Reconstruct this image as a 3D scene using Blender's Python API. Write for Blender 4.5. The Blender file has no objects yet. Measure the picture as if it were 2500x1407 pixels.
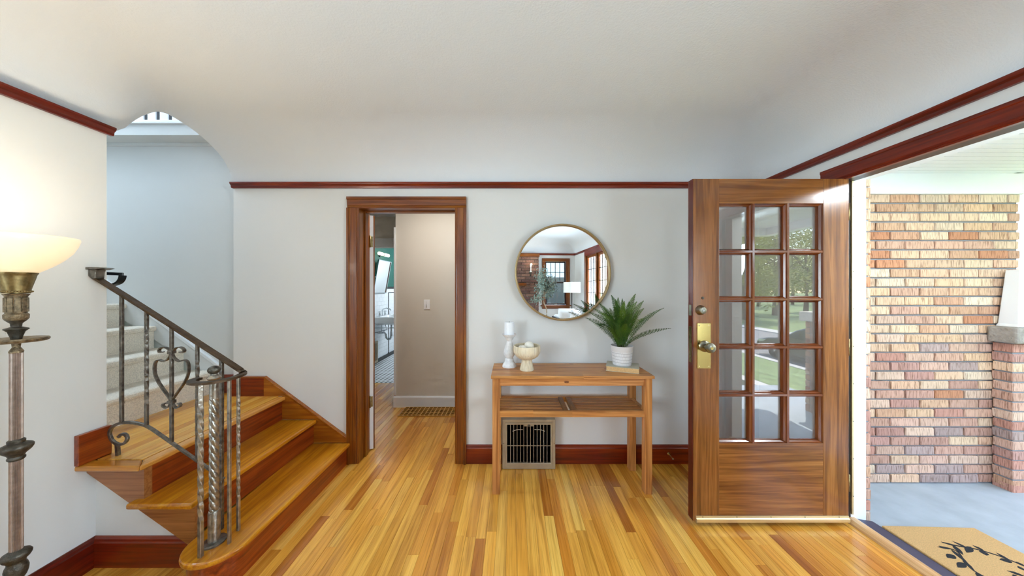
import bpy, bmesh, math, random
from mathutils import Vector, Matrix, noise as mnoise
random.seed(7)
PI = math.pi
K = 703.5                      # focal length in pixels of the 2500 x 1407 frame
H = 1.40                       # eye height

# ------------------------------------------------------------------ camera, world, lights, exposure
scene = bpy.context.scene
C = scene.collection
cam_d = bpy.data.cameras.new('camera'); cam = bpy.data.objects.new('camera', cam_d); C.objects.link(cam)
cam_d.sensor_fit = 'HORIZONTAL'; cam_d.sensor_width = 36.0; cam_d.lens = 36.0 * K / 2500.0
cam_d.clip_start = 0.02; cam_d.clip_end = 400
cam.location = (0, 0, H); cam.rotation_euler = (PI / 2, 0, 0)
scene.camera = cam
vs = scene.view_settings
vs.view_transform = 'Standard'; vs.look = 'None'; vs.gamma = 1.0; vs.exposure = 0.36; vs.use_curve_mapping = False
scene.cycles.use_denoising = True
scene.cycles.use_adaptive_sampling = True; scene.cycles.adaptive_threshold = 0.11; scene.cycles.adaptive_min_samples = 10
scene.cycles.max_bounces = 6; scene.cycles.diffuse_bounces = 4; scene.cycles.glossy_bounces = 3
scene.cycles.transmission_bounces = 4; scene.cycles.transparent_max_bounces = 10
scene.cycles.sample_clamp_indirect = 6.0
scene.cycles.caustics_reflective = False; scene.cycles.caustics_refractive = False

world = bpy.data.worlds.new('world'); scene.world = world; world.use_nodes = True
wn = world.node_tree.nodes; wl = world.node_tree.links
bg = wn['Background']; sky = wn.new('ShaderNodeTexSky')
sky.sky_type = 'NISHITA'; sky.sun_disc = False; sky.sun_elevation = math.radians(58); sky.sun_rotation = math.radians(120)
sky.air_density = 1.0; sky.dust_density = 1.0; sky.ozone_density = 1.0
wl.new(sky.outputs[0], bg.inputs[0]); bg.inputs[1].default_value = 0.72

def lamp(name, kind, loc, energy, color=(1, 1, 1), **kw):
    d = bpy.data.lights.new(name, kind); d.energy = energy; d.color = color
    for k, v in kw.items():
        if k not in ('rot', 'aim'): setattr(d, k, v)
    o = bpy.data.objects.new(name, d); C.objects.link(o); o.location = loc
    if 'aim' in kw:
        o.rotation_euler = (Vector(kw['aim']) - Vector(loc)).to_track_quat('-Z', 'Y').to_euler()
    return o

sun = lamp('sun', 'SUN', (8, -8, 20), 8.0, (1.0, 0.95, 0.87), angle=math.radians(0.6))
sun.rotation_euler = Vector((-0.70, 0.70, -2.15)).to_track_quat('-Z', 'Y').to_euler()
# daylight entering through the windows of the room (left one added), the stairwell and the bathroom
lamp('daylight_side_window', 'AREA', (2.50, -0.75, 1.35), 122, (0.69, 0.86, 1.0), shape='RECTANGLE', size=1.75, size_y=1.25, aim=(0, -0.5, 2.35))
lamp('fill_daylight_left', 'AREA', (-2.62, -1.0, 1.35), 108, (0.71, 0.87, 1.0), shape='RECTANGLE', size=1.9, size_y=1.3, aim=(0, -0.5, 2.30))  # added fill, unseen source at the left wall to brighten the room
lamp('daylight_stair_window', 'AREA', (-4.45, 1.93, 3.6), 72, (0.68, 0.84, 1.0), shape='RECTANGLE', size=0.7, size_y=1.0, aim=(-2.9, 2.2, 2.2))
lamp('daylight_bath_window', 'AREA', (-1.25, 6.2, 1.9), 32, (0.85, 0.93, 1.0), shape='RECTANGLE', size=0.9, size_y=0.9, aim=(-2.5, 5.5, 1.0))
lamp('hall_ceiling_light', 'AREA', (-0.80, 2.66, 2.43), 8.2, (1.0, 0.96, 0.90), shape='DISK', size=0.36)

# ------------------------------------------------------------------ helpers
def lin(h):
    h = h.lstrip('#'); out = []
    for i in (0, 2, 4):
        c = int(h[i:i + 2], 16) / 255.0
        out.append(c / 12.92 if c <= 0.04045 else ((c + 0.055) / 1.055) ** 2.4)
    return (*out, 1.0)

def P(px, py, Y):
    """point seen at a pixel of the photo, at depth Y"""
    return Vector(((px - 1250) / K * Y, Y, H - (py - 703.5) / K * Y))
def PZ(px, py, Z):
    """point seen at a pixel of the photo, on the horizontal plane Z"""
    Y = (H - Z) * K / (py - 703.5)
    return Vector(((px - 1250) / K * Y, Y, Z))

class MB:
    def __init__(s): s.v = []; s.f = []; s.uv = {}
    def add(s, vs_, fs):
        n = len(s.v); s.v += [tuple(p) for p in vs_]; s.f += [tuple(i + n for i in f) for f in fs]; return s
    def box(s, x0, x1, y0, y1, z0, z1):
        return s.add([(x0, y0, z0), (x1, y0, z0), (x1, y1, z0), (x0, y1, z0), (x0, y0, z1), (x1, y0, z1), (x1, y1, z1), (x0, y1, z1)],
                     [(0, 3, 2, 1), (4, 5, 6, 7), (0, 1, 5, 4), (1, 2, 6, 5), (2, 3, 7, 6), (3, 0, 4, 7)])
    def prism(s, poly, a0, a1, axis):
        """extrude a 2-D polygon along axis: 'X' takes (y,z), 'Y' takes (x,z), 'Z' takes (x,y)"""
        mk = {'X': lambda p, a: (a, p[0], p[1]), 'Y': lambda p, a: (p[0], a, p[1]), 'Z': lambda p, a: (p[0], p[1], a)}[axis]
        n = len(poly)
        vs_ = [mk(p, a0) for p in poly] + [mk(p, a1) for p in poly]
        fs = [tuple(range(n)), tuple(range(2 * n - 1, n - 1, -1))]
        fs += [(i, i + n, (i + 1) % n + n, (i + 1) % n) for i in range(n)]
        return s.add(vs_, fs)
    def lathe(s, prof, cx, cy, segs=32, axis='Z', cz=0.0):
        n = len(prof); vs_ = []
        for i in range(segs):
            a = 2 * PI * i / segs; ca, sa = math.cos(a), math.sin(a)
            for r, z in prof:
                if axis == 'Z': vs_.append((cx + r * ca, cy + r * sa, z))
                elif axis == 'Y': vs_.append((cx + r * ca, z, cy + r * sa))     # (cx, cz) in x,z ; profile runs along y
                else: vs_.append((z, cx + r * ca, cy + r * sa))
        fs = []
        for i in range(segs):
            j = (i + 1) % segs
            for k in range(n - 1):
                fs.append((i * n + k, j * n + k, j * n + k + 1, i * n + k + 1))
        if prof[0][0] > 1e-5: fs.append(tuple(i * n for i in range(segs))[::-1])
        if prof[-1][0] > 1e-5: fs.append(tuple(i * n + n - 1 for i in range(segs)))
        return s.add(vs_, fs)
    def sweep(s, path, section, up=(0, 0, 1), twist=None, scale=None, closed=False):
        path = [Vector(p) for p in path]; n = len(path); m = len(section); up = Vector(up); vs_ = []
        for i, p in enumerate(path):
            if closed: t = path[(i + 1) % n] - path[i - 1]
            else: t = path[min(i + 1, n - 1)] - path[max(i - 1, 0)]
            t.normalize(); side = t.cross(up)
            if side.length < 1e-4: side = t.cross(Vector((0.31, 0.95, 0.05)))
            side.normalize(); u = side.cross(t)
            a = twist(i / (n - 1)) if twist else 0.0; ca, sa = math.cos(a), math.sin(a)
            k = scale(i / (n - 1)) if scale else 1.0
            for (q, r) in section:
                vs_.append(p + side * ((q * ca - r * sa) * k) + u * ((q * sa + r * ca) * k))
        fs = []
        for i in range(n if closed else n - 1):
            j = (i + 1) % n
            for k in range(m): fs.append((i * m + k, i * m + (k + 1) % m, j * m + (k + 1) % m, j * m + k))
        if not closed: fs += [tuple(range(m))[::-1], tuple(range((n - 1) * m, n * m))]
        return s.add(vs_, fs)
    def tube(s, path, r, segs=10, scale=None, closed=False, up=(0, 0, 1)):
        sec = [(r * math.cos(2 * PI * k / segs), r * math.sin(2 * PI * k / segs)) for k in range(segs)]
        return s.sweep(path, sec, up=up, scale=scale, closed=closed)
    def ball(s, c, r, segs=20, rings=12, sz=1.0):
        prof = [(r * math.sin(PI * k / rings), c[2] - r * sz * math.cos(PI * k / rings)) for k in range(rings + 1)]
        prof[0] = (0.0001, prof[0][1]); prof[-1] = (0.0001, prof[-1][1])
        return s.lathe(prof, c[0], c[1], segs)
    def build(s, name, mat, parent=None, smooth=False, bevel=0.0, seg=2, fix=True):
        me = bpy.data.meshes.new(name); me.from_pydata(s.v, [], s.f); me.update()
        if fix:
            bm = bmesh.new(); bm.from_mesh(me); bmesh.ops.recalc_face_normals(bm, faces=bm.faces[:]); bm.to_mesh(me); bm.free()
        me.materials.append(mat)
        return obj(name, me, parent, smooth, bevel, seg)

def obj(name, me, parent=None, smooth=False, bevel=0.0, seg=2, loc=None):
    o = bpy.data.objects.new(name, me); C.objects.link(o)
    if parent is not None:
        o.parent = parent
        o.matrix_parent_inverse = Matrix.Translation(-parent.location) if parent.type == 'EMPTY' else Matrix.Identity(4)
    if loc is not None: o.location = loc
    if smooth:
        for p in me.polygons: p.use_smooth = True
        if smooth == 'auto':
            mark_sharp(me)
    if bevel > 0:
        b = o.modifiers.new('bevel', 'BEVEL'); b.width = bevel; b.segments = seg; b.limit_method = 'ANGLE'; b.angle_limit = math.radians(40)
    return o
def mark_sharp(me, ang=38):
    bm = bmesh.new(); bm.from_mesh(me)
    for e in bm.edges:
        if len(e.link_faces) == 2 and e.calc_face_angle(0) > math.radians(ang): e.smooth = False
    bm.to_mesh(me); bm.free()
def tag(o, label=None, cat=None, group=None, kind=None):
    if label: o['label'] = label
    if cat: o['category'] = cat
    if group: o['group'] = group
    if kind: o['kind'] = kind
    return o
def empty(name, loc, label, cat, group=None, kind=None):
    o = bpy.data.objects.new(name, None); C.objects.link(o); o.location = loc; o.empty_display_size = 0.05
    return tag(o, label, cat, group, kind)
def bx(name, mat, parent, x0, x1, y0, y1, z0, z1, bevel=0.0, seg=2):
    return MB().box(x0, x1, y0, y1, z0, z1).build(name, mat, parent, bevel=bevel, seg=seg)
def struct(o, label, cat): return tag(o, label, cat, kind='structure')

def wall_grid(name, mat, axis, c0, c1, u0, u1, v0, v1, holes=()):
    """a slab wall with rectangular openings, one connected mesh; axis 'Y': u is x; axis 'X': u is y; axis 'Z': u,v are x,y"""
    us = sorted({u0, u1, *[h[0] for h in holes], *[h[1] for h in holes]}); us = [u for u in us if u0 <= u <= u1]
    vs_ = sorted({v0, v1, *[h[2] for h in holes], *[h[3] for h in holes]}); vs_ = [v for v in vs_ if v0 <= v <= v1]
    mk = {'Y': lambda u, v, c: (u, c, v), 'X': lambda u, v, c: (c, u, v), 'Z': lambda u, v, c: (u, v, c)}[axis]
    solid = {}
    for i in range(len(us) - 1):
        for j in range(len(vs_) - 1):
            cu, cv = (us[i] + us[i + 1]) / 2, (vs_[j] + vs_[j + 1]) / 2
            solid[i, j] = not any(h[0] < cu < h[1] and h[2] < cv < h[3] for h in holes)
    idx = {}; V = []; F = []
    def vi(i, j, c):
        if (i, j, c) not in idx: idx[i, j, c] = len(V); V.append(mk(us[i], vs_[j], c))
        return idx[i, j, c]
    for (i, j), s in solid.items():
        if not s: continue
        F.append((vi(i, j, c0), vi(i + 1, j, c0), vi(i + 1, j + 1, c0), vi(i, j + 1, c0)))
        F.append((vi(i, j, c1), vi(i, j + 1, c1), vi(i + 1, j + 1, c1), vi(i + 1, j, c1)))
        for di, dj, a, b in ((-1, 0, (i, j), (i, j + 1)), (1, 0, (i + 1, j + 1), (i + 1, j)), (0, -1, (i + 1, j), (i, j)), (0, 1, (i, j + 1), (i + 1, j + 1))):
            if not solid.get((i + di, j + dj), False):
                F.append((vi(*a, c0), vi(*b, c0), vi(*b, c1), vi(*a, c1)))
    m = MB(); m.v = V; m.f = F
    return m.build(name, mat)

# ------------------------------------------------------------------ materials
def mat_new(name):
    m = bpy.data.materials.new(name); m.use_nodes = True
    nt = m.node_tree; return m, nt.nodes, nt.links, nt.nodes['Principled BSDF']
def setp(b, **kw):
    names = {'rough': 'Roughness', 'metal': 'Metallic', 'coat': 'Coat Weight', 'coat_rough': 'Coat Roughness', 'spec': 'Specular IOR Level', 'sheen': 'Sheen Weight', 'trans': 'Transmission Weight', 'ior': 'IOR', 'sss': 'Subsurface Weight'}
    for k, v in kw.items(): b.inputs[names[k]].default_value = v
def ramp(nodes, stops):
    r = nodes.new('ShaderNodeValToRGB'); e = r.color_ramp.elements
    e[0].position, e[0].color = stops[0]; e[1].position, e[1].color = stops[-1]
    for p, c in stops[1:-1]: x = e.new(p); x.color = c
    return r
def bump_of(nodes, links, b, src, strength=0.2, dist=0.002):
    bp = nodes.new('ShaderNodeBump'); bp.inputs['Strength'].default_value = strength; bp.inputs['Distance'].default_value = dist
    links.new(src, bp.inputs['Height']); links.new(bp.outputs[0], b.inputs['Normal'])

def plain(name, col, rough=0.5, metal=0.0, coat=0.0, var=0.0, vscale=8.0, bump=0.0, bscale=60.0, bdist=0.002, spec=0.5):
    m, n, l, b = mat_new(name); c = lin(col) if isinstance(col, str) else col
    b.inputs['Base Color'].default_value = c; setp(b, rough=rough, metal=metal, coat=coat, spec=spec)
    tc = n.new('ShaderNodeTexCoord')
    if var > 0:
        nz = n.new('ShaderNodeTexNoise'); nz.inputs['Scale'].default_value = vscale; nz.inputs['Detail'].default_value = 4
        l.new(tc.outputs['Object'], nz.inputs['Vector'])
        lo = tuple(x * (1 - var) for x in c[:3]) + (1,); hi = tuple(min(1, x * (1 + var)) for x in c[:3]) + (1,)
        r = ramp(n, [(0.3, lo), (0.7, hi)]); l.new(nz.outputs['Fac'], r.inputs[0]); l.new(r.outputs[0], b.inputs['Base Color'])
    if bump > 0:
        nb = n.new('ShaderNodeTexNoise'); nb.inputs['Scale'].default_value = bscale; nb.inputs['Detail'].default_value = 3
        l.new(tc.outputs['Object'], nb.inputs['Vector']); bump_of(n, l, b, nb.outputs['Fac'], bump, bdist)
    return m

def wood(name, dark, mid, light, grain='Y', rough=0.35, coat=0.25, scale=1.0, per_object=False, fine=1.0, bump=0.08):
    """procedural wood, grain running along one axis; per_object takes the base tone from the object's own colour"""
    m, n, l, b = mat_new(name); setp(b, rough=rough, coat=coat, coat_rough=0.12)
    tc = n.new('ShaderNodeTexCoord'); oi = n.new('ShaderNodeObjectInfo')
    add = n.new('ShaderNodeVectorMath'); add.operation = 'MULTIPLY_ADD'
    sv = n.new('ShaderNodeCombineXYZ')
    for i in range(3): l.new(oi.outputs['Random'], sv.inputs[i])
    add.inputs[1].default_value = (17.3, 31.7, 23.1)
    l.new(sv.outputs[0], add.inputs[0]); l.new(tc.outputs['Object'], add.inputs[2])
    s = {'X': (1.6, 38, 38), 'Y': (38, 1.6, 38), 'Z': (38, 38, 1.6)}[grain]
    mp = n.new('ShaderNodeMapping'); mp.inputs['Scale'].default_value = tuple(x * scale for x in s)
    l.new(add.outputs[0], mp.inputs[0])
    n1 = n.new('ShaderNodeTexNoise'); n1.inputs['Scale'].default_value = 1.0; n1.inputs['Detail'].default_value = 3; n1.inputs['Distortion'].default_value = 0.9
    l.new(mp.outputs[0], n1.inputs['Vector'])
    s2 = {'X': (6, 240, 240), 'Y': (240, 6, 240), 'Z': (240, 240, 6)}[grain]
    mp2 = n.new('ShaderNodeMapping'); mp2.inputs['Scale'].default_value = tuple(x * fine for x in s2)
    l.new(add.outputs[0], mp2.inputs[0])
    n2 = n.new('ShaderNodeTexNoise'); n2.inputs['Scale'].default_value = 1.0; n2.inputs['Detail'].default_value = 2
    l.new(mp2.outputs[0], n2.inputs['Vector'])
    r1 = ramp(n, [(0.25, lin(dark)), (0.5, lin(mid)), (0.75, lin(light))]); l.new(n1.outputs['Fac'], r1.inputs[0])
    r2 = ramp(n, [(0.30, (0.62, 0.55, 0.5, 1)), (0.52, (1, 1, 1, 1))]); l.new(n2.outputs['Fac'], r2.inputs[0])
    mul = n.new('ShaderNodeMix'); mul.data_type = 'RGBA'; mul.blend_type = 'MULTIPLY'; mul.inputs['Factor'].default_value = 0.55
    l.new(r1.outputs[0], mul.inputs['A']); l.new(r2.outputs[0], mul.inputs['B'])
    out = mul.outputs['Result']
    if per_object:
        m2 = n.new('ShaderNodeMix'); m2.data_type = 'RGBA'; m2.blend_type = 'MULTIPLY'; m2.inputs['Factor'].default_value = 1.0
        l.new(out, m2.inputs['A']); l.new(oi.outputs['Color'], m2.inputs['B']); out = m2.outputs['Result']
    l.new(out, b.inputs['Base Color'])
    bump_of(n, l, b, n2.outputs['Fac'], bump, 0.001)
    return m

M = {}
M['wall'] = plain('wall_paint', '#e4e3e1', 0.75, bump=0.10, bscale=90, spec=0.3)
M['ceil'] = plain('ceiling_plaster', '#e5e8ec', 0.85, bump=0.35, bscale=130, bdist=0.003, spec=0.2)
M['white_trim'] = plain('white_trim_paint', '#eceef0', 0.4)
M['stairwall'] = plain('stairwell_paint', '#d9dad8', 0.75, bump=0.12, bscale=70, spec=0.3)
M['hall'] = plain('hall_paint', '#ddd8cd', 0.75, bump=0.08, bscale=90, spec=0.3)
M['trim_y'] = wood('stained_trim_grain_depth', '#430a02', '#6b1804', '#8a2a08', 'Y', 0.32, 0.2)
M['trim_x'] = wood('stained_trim_grain_across', '#4f0e02', '#7a2005', '#96380c', 'X', 0.32, 0.2)
M['trim_z'] = wood('stained_trim_grain_upright', '#531f04', '#7e3f09', '#9d5e16', 'Z', 0.32, 0.15)
M['casing_x'] = wood('stained_casing_head', '#531f04', '#7e3f09', '#9d5e16', 'X', 0.32, 0.15)
M['stair_tread'] = wood('stair_oak', '#a55a06', '#c57c10', '#dc9c22', 'Y', 0.28, 0.5)
M['stair_tread_x'] = wood('stair_oak_across', '#a55c0a', '#c88020', '#da9a36', 'X', 0.28, 0.5)
M['stair_dark_y'] = wood('stair_riser_stain', '#601a04', '#8a340a', '#a84c14', 'Y', 0.3, 0.4)
M['stair_dark_x'] = wood('stair_side_stain', '#82481f', '#a46838', '#b67a48', 'X', 0.35, 0.3)
M['stair_skirt'] = wood('stair_skirt_stain', '#7a3206', '#a35a12', '#bb7424', 'X', 0.3, 0.4)
M['board'] = wood('oak_floor_board', '#c8b498', '#f2e8da', '#ffffff', 'Y', 0.26, 0.45, per_object=True, scale=0.9)
M['landing'] = wood('landing_board', '#d8cbb8', '#f4ece0', '#ffffff', 'Y', 0.26, 0.45, per_object=True)
M['floor_base'] = plain('floor_joint', '#5e3c18', 0.6)
M['door_z'] = wood('front_door_grain_upright', '#5a300f', '#8a5424', '#aa7036', 'Z', 0.24, 0.55, fine=1.4)
M['door_x'] = wood('front_door_grain_across', '#5c310f', '#8d5626', '#ae7438', 'X', 0.24, 0.55, fine=1.4)
M['muntin_z'] = wood('muntin_shade_upright', '#4d200b', '#743816', '#925226', 'Z', 0.24, 0.5)  # darker than the door: shade of the side faces put into the colour
M['muntin_x'] = wood('muntin_shade_across', '#4d200b', '#743816', '#925226', 'X', 0.24, 0.5)
M['door_edge'] = wood('front_door_edge', '#3c0a03', '#5a1405', '#6e1f0a', 'Z', 0.35, 0.3)
M['table'] = wood('acacia_table', '#7a4620', '#a9723f', '#c18f5a', 'X', 0.42, 0.12, per_object=True)
M['table_z'] = wood('acacia_table_leg', '#7a4620', '#a9723f', '#c18f5a', 'Z', 0.42, 0.12, per_object=True)
M['brass'] = plain('polished_brass', '#d9c27a', 0.22, 1.0)
M['brass_sat'] = plain('satin_brass', '#ecdcae', 0.45, 0.85)
M['brass_old'] = plain('aged_brass', '#8f7c54', 0.36, 0.9, var=0.35, vscale=60, bump=0.2, bscale=160)
M['bronze'] = plain('antique_bronze_relief', '#8a7a62', 0.42, 0.85, var=0.5, vscale=90, bump=0.7, bscale=220, bdist=0.004)
M['bronze_dark'] = plain('dark_antique_bronze', '#5c574f', 0.45, 0.8, var=0.4, vscale=70, bump=0.5, bscale=200, bdist=0.003)
M['nickel'] = plain('aged_nickel', '#8d8878', 0.28, 1.0)
M['mirror_frame'] = plain('brushed_gold_frame', '#a98f66', 0.4, 0.6)
M['iron'] = plain('hammered_iron', '#77726b', 0.36, 0.85, var=0.45, vscale=45, bump=0.9, bscale=75, bdist=0.004)
M['iron_steel'] = plain('worn_wrought_steel', '#aaa59c', 0.30, 0.9, var=0.35, vscale=40, bump=0.6, bscale=80, bdist=0.003)
M['iron_brown'] = plain('iron_handrail', '#5a4736', 0.42, 0.7, var=0.3, vscale=30, bump=0.6, bscale=60, bdist=0.003)
M['black_iron'] = plain('black_iron', '#0f1116', 0.35, 0.4)
M['register'] = plain('register_enamel', '#b3a48c', 0.38, 0.35, var=0.08, vscale=20)
M['register_bar'] = plain('register_bar_metal', '#cdc4b4', 0.35, 0.5)
M['dark'] = plain('shade_and_wick_black', '#070504', 0.9, spec=0.1)  # near-black: shade inside grilles put into colour, also the candle wick
M['white_wash'] = plain('whitewashed_wood', '#e8e6e6', 0.65, var=0.12, vscale=50, bump=0.5, bscale=110)
M['wax'] = plain('white_candle_wax', '#f6f7fb', 0.45)
M['mango'] = wood('pale_mango_wood', '#d8c6a4', '#e5d6b8', '#efe5cf', 'Z', 0.6, 0.0, fine=0.5)
M['ball'] = plain('ivory_wood_ball', '#f2eadc', 0.6, var=0.08, vscale=40)
M['book_cover'] = plain('sage_linen_cover', '#b9b3a0', 0.8, bump=0.2, bscale=500)
M['page'] = plain('aged_page_block', '#d9b07a', 0.8, var=0.12, vscale=120)
M['soil'] = plain('dark_potting_soil', '#1c1a12', 0.95, bump=0.6, bscale=90)
M['stem'] = plain('fern_stem', '#4c5a22', 0.6)
M['mat'] = plain('coir_mat', '#dfb375', 0.95, var=0.18, vscale=220, bump=1.0, bscale=420, bdist=0.006)
M['mat_print'] = plain('black_mat_print', '#15171c', 0.95, bump=0.8, bscale=420)
M['concrete'] = plain('porch_concrete', '#a3adb4', 0.7, var=0.10, vscale=7, bump=0.15, bscale=40)
M['concrete_out'] = plain('walk_concrete', '#cfccc4', 0.8, var=0.08, vscale=3)
M['mortar'] = plain('brick_mortar', '#8f959c', 0.9, bump=0.4, bscale=90)
M['stone'] = plain('rough_stone_cap', '#9b948c', 0.9, var=0.2, vscale=25, bump=1.0, bscale=35, bdist=0.012)
M['stone2'] = plain('pale_stone_cap', '#d5d2cb', 0.9, var=0.12, vscale=25, bump=0.9, bscale=35, bdist=0.01)
M['ext_white'] = plain('exterior_white_paint', '#eceff0', 0.55)
M['sill'] = plain('dark_metal_sill', '#4a4e68', 0.35, 0.5)
M['oak_sill'] = wood('oak_saddle', '#b98650', '#d8ac78', '#e8c79a', 'Y', 0.3, 0.4)
M['carpet'] = plain('beige_carpet', '#e9dfcf', 0.95, var=0.16, vscale=130, bump=1.0, bscale=170, bdist=0.006)
M['plate_white'] = plain('white_plastic', '#f3f4f6', 0.35)
M['chrome'] = plain('chrome', '#c9ced2', 0.12, 1.0)
M['porcelain'] = plain('porcelain', '#f2f5f7', 0.15)
M['green'] = plain('teal_green_paint', '#0d5c50', 0.6)
M['black_tile'] = plain('black_glazed_tile', '#0b0d12', 0.15)
M['subway'] = plain('white_subway_tile', '#eff3f6', 0.15)
M['grout'] = plain('tile_grout', '#dde3e8', 0.8)
M['grass'] = plain('lawn_grass', '#7b8f58', 0.9, var=0.3, vscale=3.0, bump=0.6, bscale=60)
M['asphalt'] = plain('street_asphalt', '#8d8c8a', 0.9, var=0.1, vscale=4)
M['mulch'] = plain('brown_mulch', '#8a6d5a', 0.95, var=0.3, vscale=20)
M['bark'] = plain('tree_bark', '#5c4a38', 0.9, var=0.3, vscale=12)
M['leaf'] = plain('tree_leaf', '#a0a24a', 0.7, var=0.45, vscale=0.8)
M['olive_leaf'] = plain('olive_leaf', '#7d9086', 0.6, var=0.4, vscale=15)
M['olive_bark'] = plain('olive_trunk', '#a08b72', 0.8)
M['car'] = plain('dark_grey_car_paint', '#3a3d40', 0.25, 0.5, coat=0.8)
M['car_glass'] = plain('car_window_glass', '#39484d', 0.08)
M['tyre'] = plain('tyre_rubber', '#17181a', 0.8)
M['alloy'] = plain('alloy_wheel', '#c9ccd0', 0.3, 0.8)
M['lampshade'] = plain('white_drum_shade', '#f1efe9', 0.8)
M['cushion'] = plain('white_cushion', '#eef1f3', 0.9, bump=0.2, bscale=200)
M['siding'] = plain('neighbour_siding', '#eef3f6', 0.7)

def brick_mat():
    m, n, l, b = mat_new('rug_faced_brick'); setp(b, rough=0.9, spec=0.2)
    tc = n.new('ShaderNodeTexCoord'); oi = n.new('ShaderNodeObjectInfo')
    sv = n.new('ShaderNodeCombineXYZ')
    for i in range(3): l.new(oi.outputs['Random'], sv.inputs[i])
    add = n.new('ShaderNodeVectorMath'); add.operation = 'MULTIPLY_ADD'; add.inputs[1].default_value = (11, 7, 5)
    l.new(sv.outputs[0], add.inputs[0]); l.new(tc.outputs['Object'], add.inputs[2])
    mp = n.new('ShaderNodeMapping'); mp.inputs['Scale'].default_value = (185, 185, 15); l.new(add.outputs[0], mp.inputs[0])
    nz = n.new('ShaderNodeTexNoise'); nz.inputs['Scale'].default_value = 1; nz.inputs['Detail'].default_value = 2; nz.inputs['Distortion'].default_value = 0.35
    l.new(mp.outputs[0], nz.inputs['Vector'])
    r = ramp(n, [(0.36, (0.46, 0.40, 0.36, 1)), (0.48, (0.95, 0.94, 0.93, 1)), (0.7, (1.06, 1.06, 1.06, 1))]); l.new(nz.outputs['Fac'], r.inputs[0])
    mx = n.new('ShaderNodeMix'); mx.data_type = 'RGBA'; mx.blend_type = 'MULTIPLY'; mx.inputs['Factor'].default_value = 0.8
    l.new(oi.outputs['Color'], mx.inputs['A']); l.new(r.outputs[0], mx.inputs['B']); l.new(mx.outputs['Result'], b.inputs['Base Color'])
    bump_of(n, l, b, nz.outputs['Fac'], 0.8, 0.006)
    return m
M['brick'] = brick_mat()

def glass_mat(name, f0=0.09, tint=(0.97, 0.98, 0.98, 1)):
    """thin pane: mirror reflection rising towards grazing angles, the rest passes through"""
    m, n, l, b = mat_new(name); n.remove(b)
    lw = n.new('ShaderNodeLayerWeight'); lw.inputs['Blend'].default_value = 0.5
    pw = n.new('ShaderNodeMath'); pw.operation = 'POWER'; pw.inputs[1].default_value = 5.0; l.new(lw.outputs['Facing'], pw.inputs[0])
    ma = n.new('ShaderNodeMath'); ma.operation = 'MULTIPLY_ADD'; ma.inputs[1].default_value = 1 - f0; ma.inputs[2].default_value = f0; l.new(pw.outputs[0], ma.inputs[0])
    tr = n.new('ShaderNodeBsdfTransparent'); tr.inputs[0].default_value = tint
    gl = n.new('ShaderNodeBsdfGlossy'); gl.inputs['Roughness'].default_value = 0.0
    mx = n.new('ShaderNodeMixShader'); l.new(ma.outputs[0], mx.inputs[0]); l.new(tr.outputs[0], mx.inputs[1]); l.new(gl.outputs[0], mx.inputs[2])
    l.new(mx.outputs[0], n['Material Output'].inputs[0]); return m
M['glass'] = glass_mat('door_pane_glass', 0.17)
M['win_glass'] = glass_mat('window_glass', 0.04)
def mirror_mat():
    m, n, l, b = mat_new('mirror_silvering'); n.remove(b)
    gl = n.new('ShaderNodeBsdfGlossy'); gl.inputs['Roughness'].default_value = 0.0; gl.inputs['Color'].default_value = (0.95, 0.96, 0.96, 1)
    l.new(gl.outputs[0], n['Material Output'].inputs[0]); return m
M['mirror'] = mirror_mat()
def glow(name, col, strength, base='#fff6e0'):
    m, n, l, b = mat_new(name); b.inputs['Base Color'].default_value = lin(base)
    b.inputs['Emission Color'].default_value = lin(col); b.inputs['Emission Strength'].default_value = strength
    setp(b, rough=0.35); return m
M['shade_glow'] = glow('lit_opal_glass', '#ffe3ae', 0.42)
M['bulb'] = glow('lit_bulb', '#ffe9b8', 5.0)
M['tube_bulb'] = glow('lit_tube_bulb', '#fff1cf', 3.0)
def fern_mat():
    m, n, l, b = mat_new('fern_leaf'); setp(b, rough=0.5)
    oi = n.new('ShaderNodeObjectInfo'); tc = n.new('ShaderNodeTexCoord'); nz = n.new('ShaderNodeTexNoise'); nz.inputs['Scale'].default_value = 14
    l.new(tc.outputs['Object'], nz.inputs['Vector'])
    ad = n.new('ShaderNodeMath'); ad.operation = 'MULTIPLY_ADD'; ad.inputs[1].default_value = 0.6; l.new(oi.outputs['Random'], ad.inputs[0])
    sb = n.new('ShaderNodeMath'); sb.operation = 'MULTIPLY'; sb.inputs[1].default_value = 0.5; l.new(nz.outputs['Fac'], sb.inputs[0]); l.new(sb.outputs[0], ad.inputs[2])
    r = ramp(n, [(0.05, lin('#14300f')), (0.5, lin('#2f5615')), (0.95, lin('#6f8c22'))]); l.new(ad.outputs[0], r.inputs[0]); l.new(r.outputs[0], b.inputs['Base Color'])
    return m
M['fern'] = fern_mat()
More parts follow.
